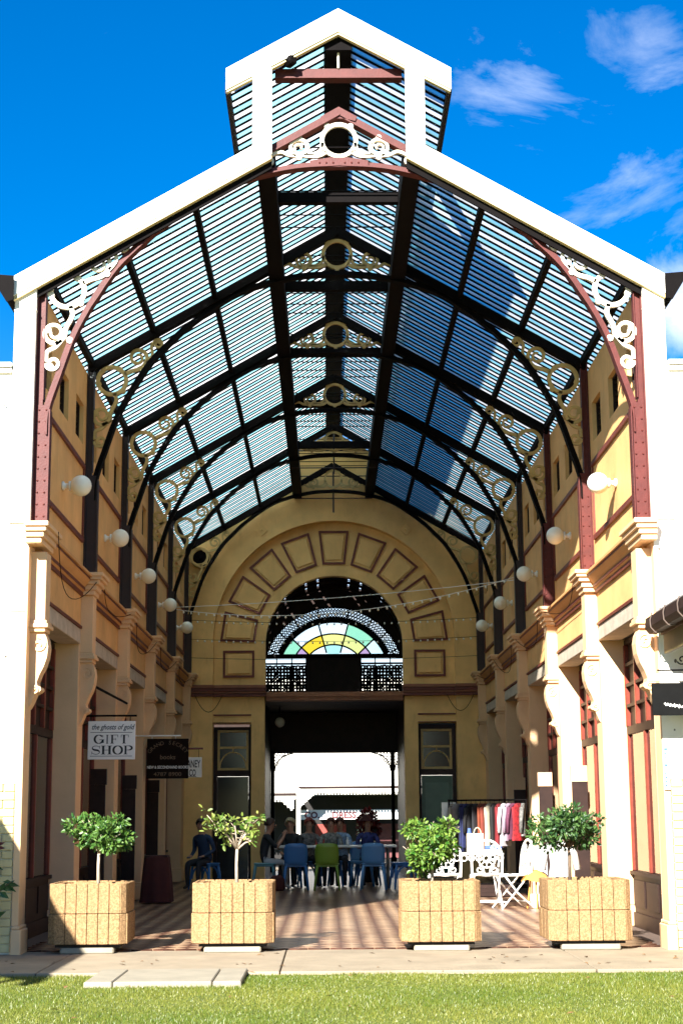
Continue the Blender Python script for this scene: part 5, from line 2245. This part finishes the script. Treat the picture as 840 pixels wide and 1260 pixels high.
def people():
    P = lambda n, c, v=.15, sc=8: mat(n, c, .8, v, sc, .2, 90)
    hair = {k: mat('hair_'+k, c, .6, .25, 40, .4, 120) for k, c in dict(grey=(.32, .28, .23), blonde=(.42, .33, .18), red=(.22, .035, .02), brown=(.05, .025, .015), auburn=(.12, .035, .02), white=(.55, .5, .42)).items()}
    dk = P('dark_trousers', (.02, .02, .025))
    person('person in a dark shirt and pale trousers on a teal stool, hands raised', -1.30, 12.95, -pi/2+.1, P('black_shirt', (.018, .018, .02)), P('pale_trousers', (.42, .42, .42)), hair['brown'], .10, 'up')
    person('grey-blonde person in black at the left end of the table', -.78, 13.85, pi-.25, P('black_top', (.02, .02, .02), .6), dk, hair['blonde'], .12)
    person('grey-haired person seated furthest back behind the left end of table', -.86, 14.7, pi, P('grey_top', (.12, .11, .10)), dk, hair['grey'], .05, 'lap')
    person('person with red hair and black and white top leaning on the table', -.52, 13.95, pi+.2, P('bw_top', (.16, .15, .14), .9, 18), dk, hair['red'], .12)
    person('dark auburn-haired person in a black and white print top', -.10, 13.95, pi, P('print_top', (.20, .20, .18), .95, 25), dk, hair['auburn'], .10)
    person('person with reddish hair and pale blue patterned blouse', .08, 14.25, pi-.1, P('blue_blouse', (.28, .40, .55), .5, 20), dk, hair['auburn'], .08)
    person('person in a navy floral top under a wide red hat', .56, 14.2, pi+.1, P('navy_floral', (.03, .04, .16), .9, 14), dk, hair['red'], .08, hat=M['redcloth'])
    person('person in a blue shirt sitting by the left pilaster of end wall', -2.30, 13.2, pi-.5, P('blue_shirt', (.02, .045, .10)), dk, hair['brown'], .12, 'lap')
    s = plastic_chair('dark blue plastic stool under the person in a blue shirt', -2.30, 13.2, pi-.5, M['bluepl'], True)
    for i, (x, y, rz, lab) in enumerate(((-.78, 13.85, pi-.25, 'blue stool under the grey-blonde person in black'), (-.86, 14.7, pi, 'blue stool under the grey-haired person furthest back'), (-.52, 13.95, pi+.2, 'blue stool under the person with red hair'),
                                        (-.10, 13.95, pi, 'blue stool under the auburn-haired person in print top'), (.08, 14.25, pi-.1, 'blue stool under the person in pale blue blouse'), (.56, 14.2, pi+.1, 'blue stool under the person in the red hat'))):
        plastic_chair(lab, x, y, rz, M['bluepl'], True, 'blue stools behind the cafe table')
    # red parasol-like floral display behind the group
    t = thing('red_display', 'tall red flower bunch standing behind the seated group', 'flowers', (.62, 15.6, FZ))
    MB().lathe([(.12, 0), (.16, .5), (.14, .62)], n=14).build('urn', M['brown'], t, True)
    me = leaves(700, [(0, 0, 1.16, .19, .16, .2, 1), (-.1, 0, 1.02, .12, .12, .13, .4), (.1, 0, .98, .12, .12, .15, .4)], .07, 9)
    me.materials.append(leaf_mat('red_petal', (.09, .004, .004), (.18, .012, .008)))
    obj('petals', me, t)
    MB().tube([(0, 0, .55), (0, 0, 1.1)], .02, 6).build('stems', M['bark2'], t)


# ------------------------------------------------------------------ courtyard wings
def wings():
    t = thing('side_verandah', 'lean-to verandah with dark gutter at the right edge', 'verandah')
    ya, yb = -7.6, -.22
    m = MB()
    m.prism([(3.02, 3.16), (5.8, 4.35), (5.8, 4.41), (3.02, 3.22)], 'y', ya, yb)
    m.build('roof', M['rooftin'], t)
    m = MB()
    m.prism([(3.05, 3.15), (5.8, 4.32), (5.8, 4.345), (3.05, 3.157)], 'y', ya+.02, yb-.02)
    m.box(3.06, 3.12, ya+.01, yb-.01, 2.985, 3.149)
    m.build('soffit', mat('brown_soffit', (.10, .05, .025), .6, .2, 4), t)
    MB().box(3.075, 3.11, ya+.01, yb-.06, 2.80, 2.984).build('eaves_panel', mat('olive_panel', (.10, .075, .02), .6, .2, 4), t)
    m = MB()
    pr = [(2.93, 3.15), (2.92, 3.05), (2.96, 3.0), (3.03, 3.0), (3.055, 3.03), (3.055, 3.17), (3.035, 3.17), (3.035, 3.03), (2.97, 3.02), (2.945, 3.06), (2.95, 3.15)]
    m.prism(pr, 'y', ya, yb+.05)
    g = m.build('gutter', M['brown'], t)
    st = MB().ribbon([(2.925, 3.17), (2.905, 3.10), (2.91, 3.03), (2.95, 2.985), (3.03, 2.985)], .010, -.008, .008).mesh('gutter_strap', mat('strap_metal', (.09, .06, .045), .5, .2, 9))
    for i in range(12):
        obj('gutter_strap', st, g, (0, -.5-.6*i, 0))
    m = MB()
    m.box(5.8, 6.0, ya, yb, 0, 4.8)
    m.build('back_wall', M['white'], t)
    for y in (-4, -7.4):
        MB().tube([(3.35, y, 0), (3.35, y, 3.25)], .05, 8).build('post', M['brown'], t)
    # stone edging
    for i, (x, y, w) in enumerate(((2.98, -2.30, .30), (3.0, -2.75, .33), (2.97, -1.93, .28))):
        o = MB().box(-w/2, w/2, -.18, .18, -.05, .11).build('edging_stone', M['stone'], None, bevel=.03)
        o.location = (x, y, .02)
        o.rotation_euler = (.03*i, .04, .12*(i-1))
        tag(o, ['dark edging stone at the right lawn corner, middle of three', 'dark edging stone at right lawn corner, nearest the camera', 'dark edging stone at right lawn corner, farthest from camera'][i], 'stone', 'edging stones at the lawn corner')
    t = thing('side_verandah', 'lean-to verandah on the left side of the courtyard, throwing the corner shadow', 'verandah')
    m = MB()
    m.prism([(-4.52, 3.16), (-7.2, 4.35), (-7.2, 4.41), (-4.52, 3.22)], 'y', ya, yb)
    m.build('roof', M['rooftin'], t)
    m = MB()
    m.box(-4.56, -4.48, ya, yb, 3.02, 3.16)
    m.build('gutter', M['brown'], t)
    m = MB()
    m.box(-7.4, -7.2, ya, yb, 0, 4.8)
    m.build('back_wall', M['white'], t)
    for y in (-4, -7.4):
        MB().tube([(-4.75, y, 0), (-4.75, y, 3.25)], .05, 8).build('post', M['brown'], t)
    # climbing plant at the left edge
    t = thing('wall_plant', 'leafy plant with dark red leaf tips against the left wall edge', 'plant', (-3.42, -.25, .0))
    m = MB()
    rnd = random.Random(11)
    st_ = [[(0, 0, .0), (.03, 0, .4), (.1, -.02, .75), (.19, -.03, 1.0)], [(-.05, 0, 0), (.06, 0, .35), (.2, -.03, .6), (.33, -.04, .72)], [(.02, 0, 0), (.1, -.02, .3), (.2, -.02, .42)], [(-.1, 0, 0), (-.05, 0, .6), (.03, -.02, .95)]]
    for p in st_:
        m.tube([tuple(q) for q in spline(p, 4)], [.008-.0003*i for i in range(13)], 5)
    m.build('stem', M['bark2'], t, True)

    def leaf_(bag, p, d, ln, wd):
        d = Vector(d).normalized()
        sd = d.cross(Vector((0, -1, .3))).normalized()
        p = Vector(p)
        bag.add([p, p+d*ln*.4+sd*wd+Vector((0, -.01, 0)), p+d*ln, p+d*ln*.4-sd*wd+Vector((0, -.01, 0))], [(0, 1, 2), (0, 2, 3)])
    gmat = mat('dark_leaf', (.02, .075, .015), .4, .3, 12)
    rmat = mat('red_leaf', (.10, .012, .02), .45, .3, 12)
    for p in st_:
        sp_ = spline(p, 6)
        for i in range(5, len(sp_)):
            for q in range(1 + (i % 2)):
                b = MB()
                leaf_(b, sp_[i], (rnd.uniform(-.8, 1), rnd.uniform(-.5, .1), rnd.uniform(-.9, .4)), rnd.uniform(.07, .13), rnd.uniform(.018, .032))
                b.build('leaf', gmat, t)
    for i in range(7):
        b = MB()
        leaf_(b, (.17+rnd.uniform(-.03, .03), -.04, .93+i*.025), (rnd.uniform(-.6, 1), -.2, rnd.uniform(-.3, .8)), .08, .018)
        b.build('leaf', rmat, t)



def litter():
    rnd = random.Random(21)
    m = MB()
    for i in range(70):
        x, y = rnd.uniform(-3.4, 3.4), rnd.uniform(-5, -.2)
        if rnd.random() < .5:
            y = rnd.uniform(-2.1, -.3)
        z = .052 if y > -1.9 else .05
        a, l = rnd.uniform(0, 6.3), rnd.uniform(.018, .04)
        d, e = Vector((cos(a), sin(a), rnd.uniform(-.1, .25))), Vector((-sin(a), cos(a), .05))
        p = Vector((x, y, z))
        m.add([p-d*l, p+e*l*.45+Vector((0, 0, .006)), p+d*l, p-e*l*.45+Vector((0, 0, .004))], [(0, 1, 2), (0, 2, 3)])
    tag(m.build('fallen_leaves', mat('dry_leaf', (.16, .085, .03), .8, .4, 15)), 'dry brown leaves scattered on the paving and lawn', 'leaves', kind='stuff')


ground()
litter()
side_wall(-1, 'left inner wall of the arcade, in shade, with shopfronts, consoles and small high windows')
side_wall(1, 'right inner wall of the arcade, sunlit near the front, with red shop windows')
facade(-1, 'white rendered facade wall left of the arcade opening')
facade(1, 'white rendered facade wall right of the arcade opening')
end_wall()
passage()
far_building()
for k_ in range(6):
    truss(k_)
roof()
globes()
wings()
planters()
trees()
signs()
strings()
cafe()
garden_set()
clothes()
people()
grass()
